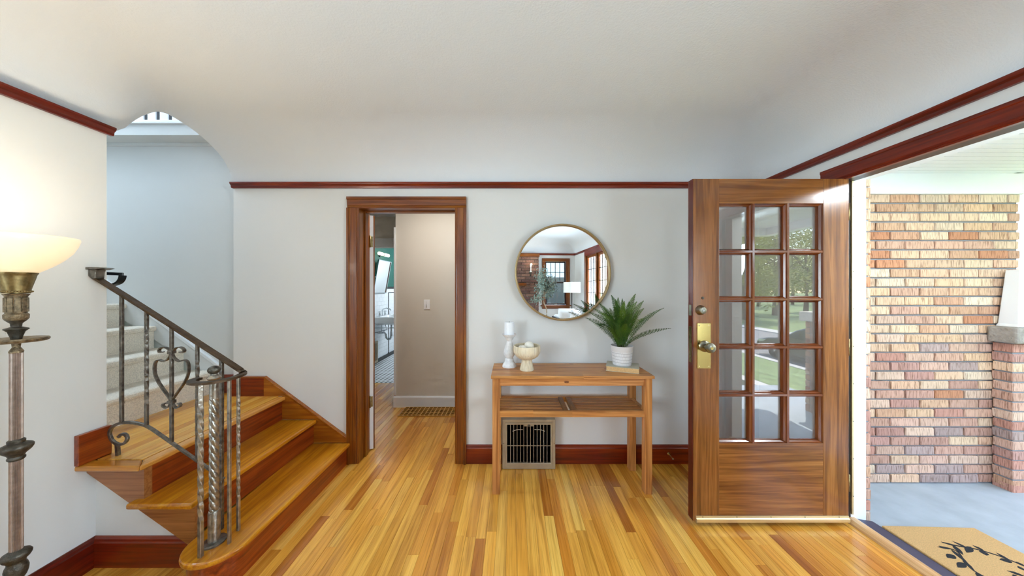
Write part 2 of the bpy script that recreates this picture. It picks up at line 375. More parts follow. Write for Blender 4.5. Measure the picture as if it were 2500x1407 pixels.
def pot_mat():
    m, n, l, b = mat_new('embossed_white_pot'); setp(b, rough=0.6)
    uv = n.new('ShaderNodeUVMap'); uv.uv_map = 'UVMap'
    br = n.new('ShaderNodeTexBrick'); br.inputs['Color1'].default_value = (1, 1, 1, 1); br.inputs['Color2'].default_value = (0.95, 0.95, 0.95, 1); br.inputs['Mortar'].default_value = (0.3, 0.28, 0.29, 1)
    br.inputs['Scale'].default_value = 1.0; br.inputs['Mortar Size'].default_value = 0.15; br.inputs['Brick Width'].default_value = 1.0; br.inputs['Row Height'].default_value = 1.9
    l.new(uv.outputs[0], br.inputs['Vector'])
    sp = n.new('ShaderNodeSeparateXYZ'); l.new(uv.outputs[0], sp.inputs[0])
    lt = n.new('ShaderNodeMath'); lt.operation = 'LESS_THAN'; lt.inputs[1].default_value = 8.5; l.new(sp.outputs[1], lt.inputs[0])
    mx = n.new('ShaderNodeMix'); mx.data_type = 'RGBA'; mx.inputs['A'].default_value = lin('#dcd8d8'); l.new(lt.outputs[0], mx.inputs['Factor'])
    m2 = n.new('ShaderNodeMix'); m2.data_type = 'RGBA'; m2.blend_type = 'MULTIPLY'; m2.inputs['Factor'].default_value = 0.65; m2.inputs['A'].default_value = lin('#f2f1f3'); l.new(br.outputs['Color'], m2.inputs['B'])
    l.new(m2.outputs['Result'], mx.inputs['B']); l.new(mx.outputs['Result'], b.inputs['Base Color'])
    bump_of(n, l, b, br.outputs['Fac'], -0.4, 0.002)
    return m
M['pot'] = pot_mat()
def floor_tile_mat():
    m, n, l, b = mat_new('black_and_white_mosaic_floor'); setp(b, rough=0.3)
    tc = n.new('ShaderNodeTexCoord')
    br = n.new('ShaderNodeTexVoronoi'); br.feature = 'F1'; br.inputs['Scale'].default_value = 15.0; br.inputs['Randomness'].default_value = 0.0
    l.new(tc.outputs['Object'], br.inputs['Vector'])
    lt = n.new('ShaderNodeMath'); lt.operation = 'LESS_THAN'; lt.inputs[1].default_value = 0.27; l.new(br.outputs['Distance'], lt.inputs[0])
    mx = n.new('ShaderNodeMix'); mx.data_type = 'RGBA'; mx.inputs['A'].default_value = lin('#eef2f5'); mx.inputs['B'].default_value = lin('#10141c')
    l.new(lt.outputs[0], mx.inputs['Factor']); l.new(mx.outputs['Result'], b.inputs['Base Color']); return m
M['mosaic'] = floor_tile_mat()

# ================================================================== ROOM SHELL
YB, XR, XL, YR = 2.31, 1.98, -2.11, -2.42
ZC, ZRAIL = 2.535, 2.24
# ---- ceiling with coved edges, fading out where the stairwell arch is cut
def cove(d, a=0.45, b=0.295):
    if d >= a: return 0.0
    q = (a - max(d, 0.0)) / a
    return b * (1 - math.sqrt(max(0.0, 1 - q * q)))
GT = [(1.50, 1.0), (1.56, 0.965), (1.62, 0.86), (1.66, 0.72), (1.70, 0.50), (1.74, 0.32), (1.785, 0.16), (1.82, 0.06), (1.87, 0.0)]
def gfade(y):
    if y <= GT[0][0]: return 1.0
    for (a, p), (b, q) in zip(GT, GT[1:]):
        if y <= b: return p + (q - p) * (y - a) / (b - a)
    return 0.0
def zceil(x, y):
    d = [cove(x - XL) * gfade(y + 0.76 * (max(x, -2.23) + 2.23)), cove(XR - x), cove(YB - y), cove(y - YR)]
    return ZC - min(0.295, sum(t ** 3 for t in d) ** (1 / 3))
def frange(a, b, n): return [a + (b - a) * i / n for i in range(n + 1)]
gx = sorted(set([-2.23, -2.17] + [round(v, 4) for v in frange(XL, XL + 0.5, 26)] + [round(v, 4) for v in frange(XL + 0.5, XR - 0.5, 40)] + [round(v, 4) for v in frange(XR - 0.5, XR, 26)]))
gy = sorted(set([round(v, 4) for v in frange(YR, YR + 0.5, 20)] + [round(v, 4) for v in frange(YR + 0.5, 1.48, 30)] + [round(v, 4) for v in frange(1.48, YB, 46)]))
m = MB()
m.v = [(x, y, zceil(x, y)) for y in gy for x in gx]
nx = len(gx)
m.f = [(j * nx + i, j * nx + i + 1, (j + 1) * nx + i + 1, (j + 1) * nx + i) for j in range(len(gy) - 1) for i in range(nx - 1)]
struct(m.build('ceiling', M['ceil'], smooth=True), 'white plaster ceiling curving down in a cove to the walls', 'ceiling')
# plaster edge above the arch into the stairwell
arch = [(y, zceil(-2.23, y)) for y in gy if y >= 1.48] + [(2.39, 2.24)]
struct(MB().prism(arch + [(2.39, 5.0), (1.48, 5.0)], -2.245, -2.2295, 'X').build('wall_arch', M['ceil']), 'plaster wall above the arched stairwell opening', 'wall')

# ---- walls
HOLE_HALL = (-1.24, -0.437, -0.05, 2.055)
struct(wall_grid('wall_back', M['wall'], 'Y', YB, YB + 0.16, -2.233, 2.13, -0.05, 2.60, [HOLE_HALL]), 'off-white wall behind the console table', 'wall')
struct(wall_grid('wall_left', M['wall'], 'X', XL - 0.14, XL, YR - 0.12, 1.50, -0.05, 2.25, [(-1.95, -0.05, 0.8, 2.1)]), 'cream wall beside the floor lamp, ending at the stairs', 'wall')
struct(wall_grid('wall_right', M['wall'], 'X', XR, XR + 0.15, YR - 0.12, YB, -0.05, 2.60, [(0.765, 1.75, -0.05, 2.06), (-1.62, 0.10, 0.75, 2.10)]), 'off-white wall holding the front doorway', 'wall')
struct(wall_grid('wall_rear', M['wall'], 'Y', YR - 0.12, YR, XL - 0.14, XR + 0.15, -0.05, 2.60, [(1.235, 1.755, 0.98, 2.05)]), 'cream rear wall seen in the round mirror', 'wall')
struct(MB().prism([(XL, -0.02), (XL, 0.50), (-1.40, 0.0), (-1.40, -0.02)], 1.4605, 1.48, 'Y').build('wall_understair', M['wall']), 'small white wall below the side of the stairs', 'wall')
struct(bx('ceiling_sun_block', M['ceil'], None, -2.20, 2.14, YR - 0.12, 2.47, 2.60, 2.70), 'added unseen slab blocking sun and sky above the entry ceiling', 'attic')  # unseen slab added to keep sun and sky from leaking in
# stairwell
struct(wall_grid('wall_stairwell', M['stairwall'], 'Y', 2.39, 2.50, -4.70, -2.20, -0.05, 2.60), 'pale wall of the stairwell along the carpeted steps', 'wall')
struct(wall_grid('wall_stair_front', M['stairwall'], 'Y', 1.38, 1.50, -4.70, -2.24, -0.05, 5.1), 'near wall of the stairwell', 'wall')
struct(wall_grid('wall_stair_end', M['stairwall'], 'X', -4.72, -4.60, 1.38, 3.7, -0.05, 5.1), 'end wall of the stairwell', 'wall')
struct(bx('ceiling_stairwell', M['ceil'], None, -4.72, -2.2, 1.38, 3.7, 5.0, 5.1), 'ceiling over the stairwell', 'ceiling')
struct(bx('wall_upper_hall', plain('upper_hall_shade', '#04060c', 0.8), None, -4.7, -2.2, 2.84, 2.9, 2.60, 5.0), 'upper hall wall coloured near black as shade behind the balustrade', 'wall')  # near-black colour puts the unlit hall's shade on this wall
struct(bx('wall_upper_side', M['stairwall'], None, -2.245, -2.20, 2.39, 2.9, 2.60, 5.0), 'side wall of the upper hall', 'wall')
# upstairs landing edge with flat balusters
ul = empty('upper_balustrade', (-3.4, 2.27, 2.60), 'white upstairs balustrade seen through the arch above the stairs', 'balustrade')
bx('landing_edge', M['stairwall'], ul, -4.6, -2.245, 2.26, 2.80, 2.60, 2.685)
bx('bottom_rail', M['white_trim'], ul, -4.6, -2.245, 2.245, 2.33, 2.685, 2.712, 0.004)
x = -3.45
while x < -2.34:
    MB().box(x, x + 0.068, 2.268, 2.276, 2.712, 3.50).build('baluster', M['white_trim'], ul, bevel=0.003)
    x += 0.0965
bx('top_rail', M['white_trim'], ul, -4.6, -2.245, 2.25, 2.30, 3.50, 3.55, 0.006)
struct(bx('trim_wall_ledge', M['stairwall'], None, -4.6, -2.235, 2.375, 2.392, 2.575, 2.602, 0.003), 'thin ledge under the upstairs landing', 'trim')

# hall and bathroom shell
struct(wall_grid('wall_hall', M['hall'], 'Y', 3.39, 3.49, -1.37, 0.75, -0.05, 2.5), 'cream hall wall with the light switch', 'wall')
struct(wall_grid('wall_hall_side', M['hall'], 'X', -1.37, -1.27, 3.49, 4.25, -0.05, 2.5), 'side wall of the passage to the bathroom', 'wall')
struct(wall_grid('wall_hall_left', M['hall'], 'X', -2.30, -2.20, 2.50, 4.25, -0.05, 2.5), 'left wall of the hall', 'wall')
struct(wall_grid('wall_hall_right', M['hall'], 'X', 0.65, 0.75, 2.47, 3.39, -0.05, 2.5), 'right wall of the hall', 'wall')
struct(wall_grid('wall_bath_door', M['hall'], 'Y', 4.25, 4.35, -2.7, -1.1, -0.05, 2.5, [(-2.28, -1.50, -0.05, 2.0)]), 'beige wall above the bathroom doorway', 'wall')
struct(bx('ceiling_hall', M['ceil'], None, -2.3, 0.75, 2.47, 4.35, 2.45, 2.70), 'hall ceiling', 'ceiling')
struct(bx('trim_bath_head', M['white_trim'], None, -2.28, -1.42, 4.225, 4.25, 2.0, 2.13, 0.004), 'white casing over the bathroom doorway', 'trim')
struct(bx('trim_hall_corner', M['white_trim'], None, -1.385, -1.365, 3.375, 3.40, 0.14, 2.11, 0.002), 'white corner bead of the hall wall', 'trim')
struct(MB().prism([(3.39, 0), (3.372, 0), (3.372, 0.115), (3.38, 0.128), (3.39, 0.13)], -1.39, 0.65, 'X').build('baseboard_hall', M['white_trim']), 'tall white baseboard of the hall wall', 'baseboard')

# ---- floor: oak strip boards
fl = struct(wall_grid('floor', M['floor_base'], 'Z', -0.06, -0.004, -2.30, 2.0, -2.5, 4.25), 'honey coloured oak strip floor of the entry and hall', 'floor')
PAL = ['#dcae5e', '#d6a456', '#cf9a4c', '#e0b468', '#d3a054', '#e3ba70', '#c58c44', '#dbac60', '#cb944a', '#deb266', '#b67c3c', '#e6c07c', '#d2a054', '#ad7236', '#d9a85c', '#dfb368', '#d8a95c', '#e1b66c']
BW = 0.0572
def board_mesh(L):
    c = 0.0012; w = BW - 0.0007
    m = MB()
    v = [(0, 0, -0.003), (w, 0, -0.003), (w, L, -0.003), (0, L, -0.003), (0, 0, -c * .7), (w, 0, -c * .7), (w, L, -c * .7), (0, L, -c * .7),
         (c, 0.0002, 0), (w - c, 0.0002, 0), (w - c, L - 0.0002, 0), (c, L - 0.0002, 0)]
    f = [(0, 1, 5, 4), (1, 2, 6, 5), (2, 3, 7, 6), (3, 0, 4, 7), (4, 5, 9, 8), (5, 6, 10, 9), (6, 7, 11, 10), (7, 4, 8, 11), (8, 9, 10, 11)]
    me = bpy.data.meshes.new('floor_board'); me.from_pydata(v, [], f); me.update(); me.materials.append(M['board']); return me
LENS = [0.30, 0.38, 0.46, 0.55, 0.66, 0.78, 0.92, 1.08]
BM = {L: board_mesh(L) for L in LENS}
rest = MB(); nb = 0; rb = random.Random(11)
strip = 0; x = -2.09
while x < 2.0 - 0.01:
    in_hall = (-2.18 < x < -0.40)
    y = 0.95 + rb.random() * 0.42
    yend = 4.245 if in_hall else 2.295
    # far end kept inside the floor
    while y < yend - 0.05:
        L = rb.choice([l for l in LENS if l >= 0.38]) if y < 2.0 else rb.choice(LENS[2:])
        L2 = min(L, yend - y)
        if yend - (y + L2) < 0.12: L2 = yend - y
        mid = y + L2 / 2; seen = True
        if y > 2.30:
            a, b2 = (x + BW) / (y), x / (y + L2)
            lo = min(x / y, x / (y + L2)); hi = max((x + BW) / y, (x + BW) / (y + L2))
            seen = hi > -0.50 and lo < -0.19
        if seen and x < 1.985:
            me = BM[L] if abs(L - L2) < 1e-4 else board_mesh(L2)
            o = obj('floor_board', me, fl, loc=(x, y, 0.0)); c = lin(rb.choice(PAL)); k = 0.88 + 0.2 * rb.random()
            o.color = (min(1, c[0] * k * 1.28), c[1] * k * 1.14, c[2] * k * 0.66, 1); nb += 1
        y += L2 + 0.0006
    rest.box(x, x + BW - 0.0008, -2.42, 0.95, -0.004, -0.0005)
    x += BW; strip += 1
o = rest.build('floor_board_field', M['board'], fl); o.color = lin('#e8b458'); o['kind'] = 'stuff'
first_fill = MB()
o = bx('floor_board_gap_fill', M['board'], fl, -2.09, 2.0, 0.95, 1.36, -0.004, -0.0032); o.color = lin('#d99a44')
# header strips and saddle of the front doorway
sd = empty('door_saddle', (2.07, 1.25, 0), 'oak and dark metal threshold of the front doorway', 'threshold')
MB().prism([(2.0, -0.004), (2.075, -0.004), (2.075, 0.012), (2.055, 0.022), (2.02, 0.022), (2.003, 0.010), (2.0, 0.002)], 0.78, 1.735, 'Y').build('oak_strip', M['oak_sill'], sd, bevel=0.003)
MB().prism([(2.075, -0.03), (2.172, -0.03), (2.172, -0.006), (2.075, 0.010)], 0.78, 1.735, 'Y').build('metal_sill', M['sill'], sd)

# ---- picture rail, baseboards
def rail_prof(s): return [(0.0, 2.198), (0.016 * s, 2.198), (0.020 * s, 2.208), (0.020 * s, 2.216), (0.028 * s, 2.224), (0.032 * s, 2.232), (0.032 * s, 2.240), (0.0, 2.240)]
struct(MB().prism([(YB - a, z) for a, z in rail_prof(1)], -2.236, XR, 'X').build('trim_1', M['trim_x']), 'dark red picture rail across the back wall', 'picture rail')
struct(MB().prism([(XL + a, z) for a, z in rail_prof(1)], YR, 1.515, 'Y').build('trim_2', M['trim_y']), 'reddish picture rail above the floor lamp', 'picture rail')
struct(MB().prism([(XR - a, z) for a, z in rail_prof(1)], YR, YB, 'Y').build('trim_3', M['trim_y']), 'dark red picture rail above the front doorway', 'picture rail')
struct(MB().prism([(YR + a, z) for a, z in rail_prof(1)], XL, XR, 'X').build('trim_4', M['trim_x']), 'dark picture rail on the rear wall in the mirror', 'picture rail')
def base_prof(): return [(0.0, 0.0), (0.02, 0.0), (0.02, 0.122), (0.016, 0.128), (0.014, 0.138), (0.006, 0.146), (0.0, 0.146)]
struct(MB().prism([(YB - a, z) for a, z in base_prof()], -0.365, -0.072, 'X').build('baseboard_back', M['trim_x']), 'short dark red baseboard left of the wall register', 'baseboard')
struct(MB().prism([(YB - a, z) for a, z in base_prof()], 0.338, XR, 'X').build('baseboard_right', M['trim_x']), 'dark red baseboard under the console table', 'baseboard')
struct(MB().prism([(1.46 - a, z) for a, z in base_prof()], XL, -1.36, 'X').build('baseboard_understair', M['trim_x']), 'dark red baseboard below the stairs', 'baseboard')
struct(MB().prism([(XL + a, z) for a, z in base_prof()], YR, 1.46, 'Y').build('baseboard_left', M['trim_y']), 'dark red baseboard behind the floor lamp', 'baseboard')

# ---- hall door casing
hc = empty('trim_5', (-0.84, YB, 0), 'stained wood casing around the hall doorway', 'door casing', kind='structure')
def casing_piece(name, mat, x0, x1, z0, z1, vertical, flip=False):
    m = MB()
    if vertical:
        a, b = (x0, x1) if not flip else (x1, x0); s = 1 if b > a else -1
        # a is the outer edge: backband, flat, inner bead
        prof = [(a, YB), (a, YB - 0.030), (a + s * 0.018, YB - 0.030), (a + s * 0.022, YB - 0.022), (b - s * 0.020, YB - 0.020), (b - s * 0.016, YB - 0.016), (b - s * 0.010, YB - 0.019), (b, YB - 0.014), (b, YB)]
        m.prism(prof, z0, z1, 'Z')
    else:
        prof = [(YB, z1), (YB - 0.030, z1), (YB - 0.030, z1 - 0.018), (YB - 0.022, z1 - 0.022), (YB - 0.020, z0 + 0.020), (YB - 0.016, z0 + 0.016), (YB - 0.019, z0 + 0.010), (YB - 0.014, z0), (YB, z0)]
        m.prism(prof, x0, x1, 'X')
    return m.build(name, mat, hc)
casing_piece('casing_board', M['trim_z'], -1.312, -1.222, 0, 2.037, True)
casing_piece('casing_board', M['trim_z'], -0.455, -0.365, 0, 2.037, True, flip=True)
casing_piece('head_board', M['casing_x'], -1.312, -0.365, 2.037, 2.125, False)
bx('jamb', M['trim_z'], hc, -1.24, -1.222, YB, 2.475, 0, 2.055, 0.002)
bx('jamb', M['trim_z'], hc, -0.455, -0.437, YB, 2.475, 0, 2.055, 0.002)
bx('head_jamb', M['casing_x'], hc, -1.222, -0.455, YB, 2.475, 2.037, 2.055, 0.002)
bx('door_stop_strip', M['trim_z'], hc, -1.222, -1.210, 2.385, 2.425, 0, 2.037, 0.002)
bx('door_stop_strip', M['trim_z'], hc, -0.467, -0.455, 2.385, 2.425, 0, 2.037, 0.002)
bx('door_stop_strip', M['casing_x'], hc, -1.210, -0.467, 2.385, 2.425, 2.025, 2.037, 0.002)

# ---- hall door leaf swung away into the hall
d2 = empty('door_2', (-1.222, 2.478, 0), 'hall door swung open, only its white edge showing', 'door', kind='structure')
ang = math.radians(28.5); du = Vector((-math.sin(ang), math.cos(ang), 0)); dn = Vector((math.cos(ang), math.sin(ang), 0))
hp = Vector((-1.2225, 2.482, 0))
def leafbox(name, mat, u0, u1, n0, n1, z0, z1, bev=0.0015):
    pts = [hp + du * u + dn * n for u, n in ((u0, n0), (u0, n1), (u1, n1), (u1, n0))]
    return MB().prism([(p.x, p.y) for p in pts], z0, z1, 'Z').build(name, mat, d2, bevel=bev)
leafbox('leaf', M['white_trim'], 0.0, 0.72, -0.010, 0.026, 0.01, 2.025)
leafbox('stained_face', M['trim_z'], -0.001, 0.72, 0.026, 0.036, 0.01, 2.025)
for zz in (1.80, 0.42):
    h_ = leafbox('hinge', M['brass_old'], -0.003, 0.0, -0.008, 0.022, zz - 0.045, zz + 0.045)
    MB().tube([(-1.217, 2.474, zz - 0.05), (-1.217, 2.474, zz + 0.05)], 0.005, 8).build('hinge_pin', M['brass_old'], h_, smooth=True)

# ---- light switch, wooden floor grille in the hall
sw = empty('light_switch', (-1.007, 3.39, 1.2), 'white toggle light switch on the cream hall wall', 'light switch')
s0 = P(1042, 744, 3.385)
bx('plate', M['plate_white'], sw, s0.x - 0.036, s0.x + 0.036, 3.383, 3.39, s0.z - 0.058, s0.z + 0.058, 0.003)
bx('toggle', M['plate_white'], sw, s0.x - 0.005, s0.x + 0.005, 3.370, 3.383, s0.z - 0.006, s0.z + 0.014, 0.002)
for dz in (-0.03, 0.03): MB().lathe([(0.0001, 3.3815), (0.003, 3.382), (0.003, 3.383)], s0.x, s0.z + dz, 8, 'Y').build('screw', M['nickel'], sw)
fg = empty('floor_grille', (-0.8, 3.25, 0), 'wooden lattice floor grille in front of the hall baseboard', 'floor grille')
bx('well_shade', M['dark'], fg, -1.24, -0.40, 3.135, 3.372, 0.0004, 0.0012)  # black sheet on the floor stands for shade below the lattice
gwood = wood('grille_wood', '#a8722e', '#c9913f', '#d9a552', 'X', 0.4, 0.2)
xx = -1.24
while xx < -0.395: bx('bar', gwood, fg, xx - 0.006, xx + 0.006, 3.135, 3.372, 0.001, 0.009); xx += 0.0466
for i in range(7): yy = 3.139 + i * 0.0385; bx('cross_bar', gwood, fg, -1.246, -0.394, yy - 0.005, yy + 0.005, 0.0012, 0.0095)

# ---- bathroom
struct(bx('floor_bathroom', M['mosaic'], None, -2.7, -1.1, 4.25, 6.9, -0.05, 0.0), 'black and white mosaic bathroom floor', 'floor')
bw = struct(bx('wall_bathroom', M['green'], None, -2.64, -2.53, 4.35, 6.9, -0.05, 2.5), 'bathroom wall, teal green above white tile', 'wall')
struct(bx('wall_bath_far', M['subway'], None, -2.64, -1.1, 6.8, 6.9, -0.05, 2.5), 'far white bathroom wall', 'wall')
struct(bx('wall_bath_upper_right', M['green'], None, -1.2, -1.1, 4.35, 6.9, 1.42, 2.5), 'teal green upper bathroom wall', 'wall')
struct(bx('wall_bath_right', M['subway'], None, -1.2, -1.1, 4.35, 6.9, -0.05, 1.42), 'right bathroom wall', 'wall')
struct(bx('ceiling_bathroom', M['ceil'], None, -2.64, -1.1, 4.35, 6.9, 2.45, 2.55), 'bathroom ceiling', 'ceiling')
bx('grout_bed', M['grout'], bw, -2.53, -2.522, 4.36, 6.8, 0, 1.385)
tme = bpy.data.meshes.new('wall_tile'); tm = MB().box(-2.523, -2.516, 0.001, 0.148, 0.001, 0.0725)
tme.from_pydata(tm.v, [], tm.f); tme.materials.append(M['subway'])
for r in range(17):
    z = 0.10 + r * 0.0745
    y = 5.02 + (0.075 if r % 2 else 0)
    while y < 6.38:
        if True: obj('wall_tile', tme, bw, loc=(0, y, z))
        y += 0.150
for (y0, y1, z0, z1) in ((4.36, 6.8, 0.0, 0.075), (4.36, 6.8, 1.385, 1.425), (5.86, 6.8, 1.30, 1.315)):
    bx('black_tile_band', M['black_tile'], bw, -2.53, -2.513, y0, y1, z0, z1)
bx('black_tile_upright', M['black_tile'], bw, -2.53, -2.512, 5.855, 5.885, 0.05, 1.31)
sk = empty('bathroom_sink', (-2.3, 5.45, 0.8), 'white wall-mounted bathroom sink with exposed chrome pipes', 'sink')
# basin: rounded slab with a bowl
def rrect(cx, cy, w, d, r, n=6):
    out = []
    for sx, sy, a0 in ((1, 1, 0), (-1, 1, PI / 2), (-1, -1, PI), (1, -1, 1.5 * PI)):
        for k in range(n + 1):
            a = a0 + PI / 2 * k / n; out.append((cx + sx * (w / 2 - r) + r * math.cos(a), cy + sy * (d / 2 - r) + r * math.sin(a)))
    return out
m = MB(); rings = [(rrect(-2.29, 5.42, 0.36, 0.50, 0.08), 0.74), (rrect(-2.285, 5.42, 0.45, 0.60, 0.07), 0.775), (rrect(-2.285, 5.42, 0.455, 0.61, 0.06), 0.865), (rrect(-2.285, 5.42, 0.43, 0.58, 0.06), 0.878), (rrect(-2.26, 5.42, 0.32, 0.46, 0.10), 0.875), (rrect(-2.26, 5.42, 0.22, 0.34, 0.09), 0.79)]
N = len(rings[0][0]); m.v = [(p[0], p[1], z) for r, z in rings for p in r]
m.f = [(k * N + i, k * N + (i + 1) % N, (k + 1) * N + (i + 1) % N, (k + 1) * N + i) for k in range(len(rings) - 1) for i in range(N)] + [tuple(range(N))[::-1], tuple(range((len(rings) - 1) * N, len(rings) * N))]
m.build('basin', M['porcelain'], sk, smooth='auto')
MB().tube([(-2.44, 5.42, 0.875), (-2.44, 5.42, 0.98), (-2.43, 5.42, 1.0), (-2.36, 5.42, 1.02), (-2.29, 5.42, 1.0), (-2.28, 5.42, 0.975)], 0.011, 10).build('faucet_spout', M['chrome'], sk, smooth=True)
for dy in (-0.11, 0.11):
    MB().lathe([(0.022, 0.877), (0.018, 0.90), (0.012, 0.93), (0.010, 0.95), (0.016, 0.955), (0.004, 0.97)], -2.44, 5.42 + dy, 14).tube([(-2.47, 5.42 + dy, 0.957), (-2.41, 5.42 + dy, 0.957)], 0.006, 8).build('faucet_handle', M['chrome'], sk, smooth=True)
MB().tube([(-2.27, 5.42, 0.76), (-2.27, 5.42, 0.52), (-2.275, 5.42, 0.47), (-2.30, 5.42, 0.44), (-2.34, 5.42, 0.44), (-2.365, 5.42, 0.47), (-2.375, 5.42, 0.53), (-2.40, 5.42, 0.56), (-2.52, 5.42, 0.56)], 0.02, 12).build('drain_trap', M['chrome'], sk, smooth=True)
for dy in (-0.12, 0.12):
    MB().tube([(-2.40, 5.42 + dy, 0.76), (-2.42, 5.42 + dy * .7, 0.68), (-2.40, 5.42 + dy, 0.60), (-2.52, 5.42 + dy, 0.58)], 0.009, 8).build('supply_pipe', M['chrome'], sk, smooth=True)
    MB().lathe([(0.02, 0.57), (0.024, 0.58), (0.02, 0.595)], -2.46, 5.42 + dy, 10).build('stop_valve', M['chrome'], sk, smooth=True)
MB().tube([(-2.06, 5.12, 0.69), (-2.06, 5.72, 0.69)], 0.009, 8).build('towel_bar', M['chrome'], sk, smooth=True)
MB().tube([(-2.52, 5.12, 0.69), (-2.06, 5.12, 0.69)], 0.009, 8).build('towel_bar', M['chrome'], sk, smooth=True)
for yy in (5.13, 5.71): MB().tube([(-2.08, yy, 0.0), (-2.08, yy, 0.78)], 0.013, 10).build('leg', M['chrome'], sk, smooth=True)
bm_ = empty('bathroom_mirror', (-2.46, 5.42, 1.6), 'rectangular tilting mirror above the bathroom sink', 'mirror')
mp_ = [Vector((-2.500, 5.18, 1.31)), Vector((-2.500, 5.70, 1.31)), Vector((-2.395, 5.70, 1.91)), Vector((-2.395, 5.18, 1.91))]
nrm = (mp_[1] - mp_[0]).cross(mp_[3] - mp_[0]).normalized(); nrm = nrm if nrm.x > 0 else -nrm
mm = MB(); mm.v = [tuple(p) for p in mp_] + [tuple(p - nrm * 0.018) for p in mp_]; mm.f = [(0, 1, 2, 3), (7, 6, 5, 4), (0, 4, 5, 1), (1, 5, 6, 2), (2, 6, 7, 3), (3, 7, 4, 0)]
mm.build('glass', M['mirror'], bm_)
MB().sweep([p + nrm * 0.002 for p in mp_], [(-0.010, -0.010), (0.010, -0.010), (0.010, 0.010), (-0.010, 0.010)], up=tuple(nrm), closed=True).build('frame', M['chrome'], bm_)
for yy in (5.165, 5.715): MB().tube([(-2.52, yy, 1.60), (-2.44, yy, 1.60)], 0.010, 8).build('pivot', M['chrome'], bm_, smooth=True)
vl = empty('vanity_light', (-2.5, 5.5, 2.0), 'lit two-tube sconce above the tilting bathroom mirror', 'wall lamp')
MB().lathe([(0.05, -2.53), (0.05, -2.515), (0.03, -2.505), (0.015, -2.47)], 5.50, 2.04, 16, 'X').build('wall_plate', M['chrome'], vl, smooth=True)
MB().tube([(-2.45, 5.47, 2.04), (-2.45, 5.53, 2.04)], 0.026, 14).build('holder', M['chrome'], vl, smooth=True)
for (y0, y1) in ((5.30, 5.47), (5.53, 5.72)): MB().tube([(-2.45, y0, 2.04), (-2.45, y0 + .01, 2.04), (-2.45, y1 - .01, 2.04), (-2.45, y1, 2.04)], 0.03, 14, scale=lambda t: 0.7 if t in (0, 1) else 1.0).build('glass_tube', M['tube_bulb'], vl, smooth=True)
vg = empty('bathroom_vent', (-2.51, 5.22, 0), 'small grey louvred vent low on the bathroom wall', 'vent')
bx('frame', M['register'], vg, -2.513, -2.490, 5.10, 5.36, 0.02, 0.42, 0.004)
bx('opening', M['dark'], vg, -2.490, -2.4885, 5.13, 5.33, 0.07, 0.38)  # black sheet stands for the shade inside the vent
for i in range(7): bx('louvre', M['register'], vg, -2.489, -2.482, 5.145 + i * 0.027, 5.155 + i * 0.027, 0.07, 0.38)

# ================================================================== STAIRS
st = empty('staircase', (-1.7, 1.85, 0), 'oak and carpet staircase rising to the left with a rounded bottom step', 'staircase')
X1, X2, X3 = -1.31, -1.575, -1.825          # riser faces
N1, N2, N3 = -1.285, -1.550, -1.798         # nosings
T = 0.028
def bull(cx, cy, r, xr, xl, y1, n=26, rx=1.0):
    pts = [(xr, y1)]
    for k in range(n + 1):
        a = 0 - PI * k / n
        pts.append((cx + (r if rx == 1.0 else r * rx) * math.cos(a), cy + r * math.sin(a)))
    pts.append((xl, y1)); return pts
# bottom step
cx1 = (N1 + -1.563) / 2; r1 = (N1 + 1.563) / 2
MB().prism(bull(cx1, 1.415, r1 - 0.022, X1, -1.56, 2.29), 0.0, 0.142, 'Z').build('riser', M['stair_dark_y'], st, smooth='auto')
MB().prism(bull(cx1, 1.415, r1, N1, -1.60, 2.29), 0.142, 0.170, 'Z').build('tread', M['stair_tread'], st, bevel=0.010, seg=3)
o = MB().prism(bull(cx1, 1.415, r1 - 0.022, X1, -1.56, 2.29)[:1] + [(N1 - 0.01, 2.29), (N1 - 0.01, 1.415)], 0.17, 0.1702, 'Z')
# second step
bx('riser', M['stair_dark_y'], st, X2 - 0.02, X2, 1.43, 2.29, 0.170, 0.354 - T)
MB().prism([(X3 - 0.02, 2.29), (N2, 2.29), (N2, 1.390), (-1.868, 1.390), (-1.868, 1.428), (X3 - 0.02, 1.45)], 0.354 - T, 0.354, 'Z').build('tread', M['stair_tread'], st, bevel=0.009, seg=3)
# top riser
bx('riser', M['stair_dark_y'], st, X3 - 0.02, X3, 1.43, 2.29, 0.354, 0.538 - T)
# landing: carcass, border boards and strips
MB().prism([(-2.47, 2.385), (-2.235, 2.385), (-2.235, 2.29), (X3, 2.29), (X3, 1.44), (XL + 0.001, 1.44), (XL + 0.001, 1.501), (-2.47, 1.501)], 0.50, 0.5335, 'Z').build('landing_base', M['floor_base'], st)
o = MB().prism([(N3 - 0.058, 2.29), (N3, 2.29), (N3, 1.390), (N3 - 0.058, 1.448)], 0.510, 0.538, 'Z').build('nosing_board', M['landing'], st, bevel=0.009, seg=3); o.color = lin('#e0a04c')
o = MB().prism([(N3, 1.390), (-2.132, 1.390), (-2.132, 1.448), (N3 - 0.058, 1.448)], 0.510, 0.538, 'Z').build('border_board', M['stair_tread_x'], st, bevel=0.009, seg=3)
xx = N3 - 0.0585; rb = random.Random(5)
while xx > -2.47:
    y0 = 1.4485 if xx - BW > XL - 0.02 else 1.501; y1 = 2.29 if xx > -2.235 else 2.385
    o = bx('landing_board', M['landing'], st, max(xx - BW + 0.0008, -2.47), xx, y0, y1, 0.5335, 0.538); c = lin(rb.choice(PAL[:10]))
    o.color = (min(1, c[0] * 1.2), c[1] * 1.05, c[2] * 0.6, 1); xx -= BW
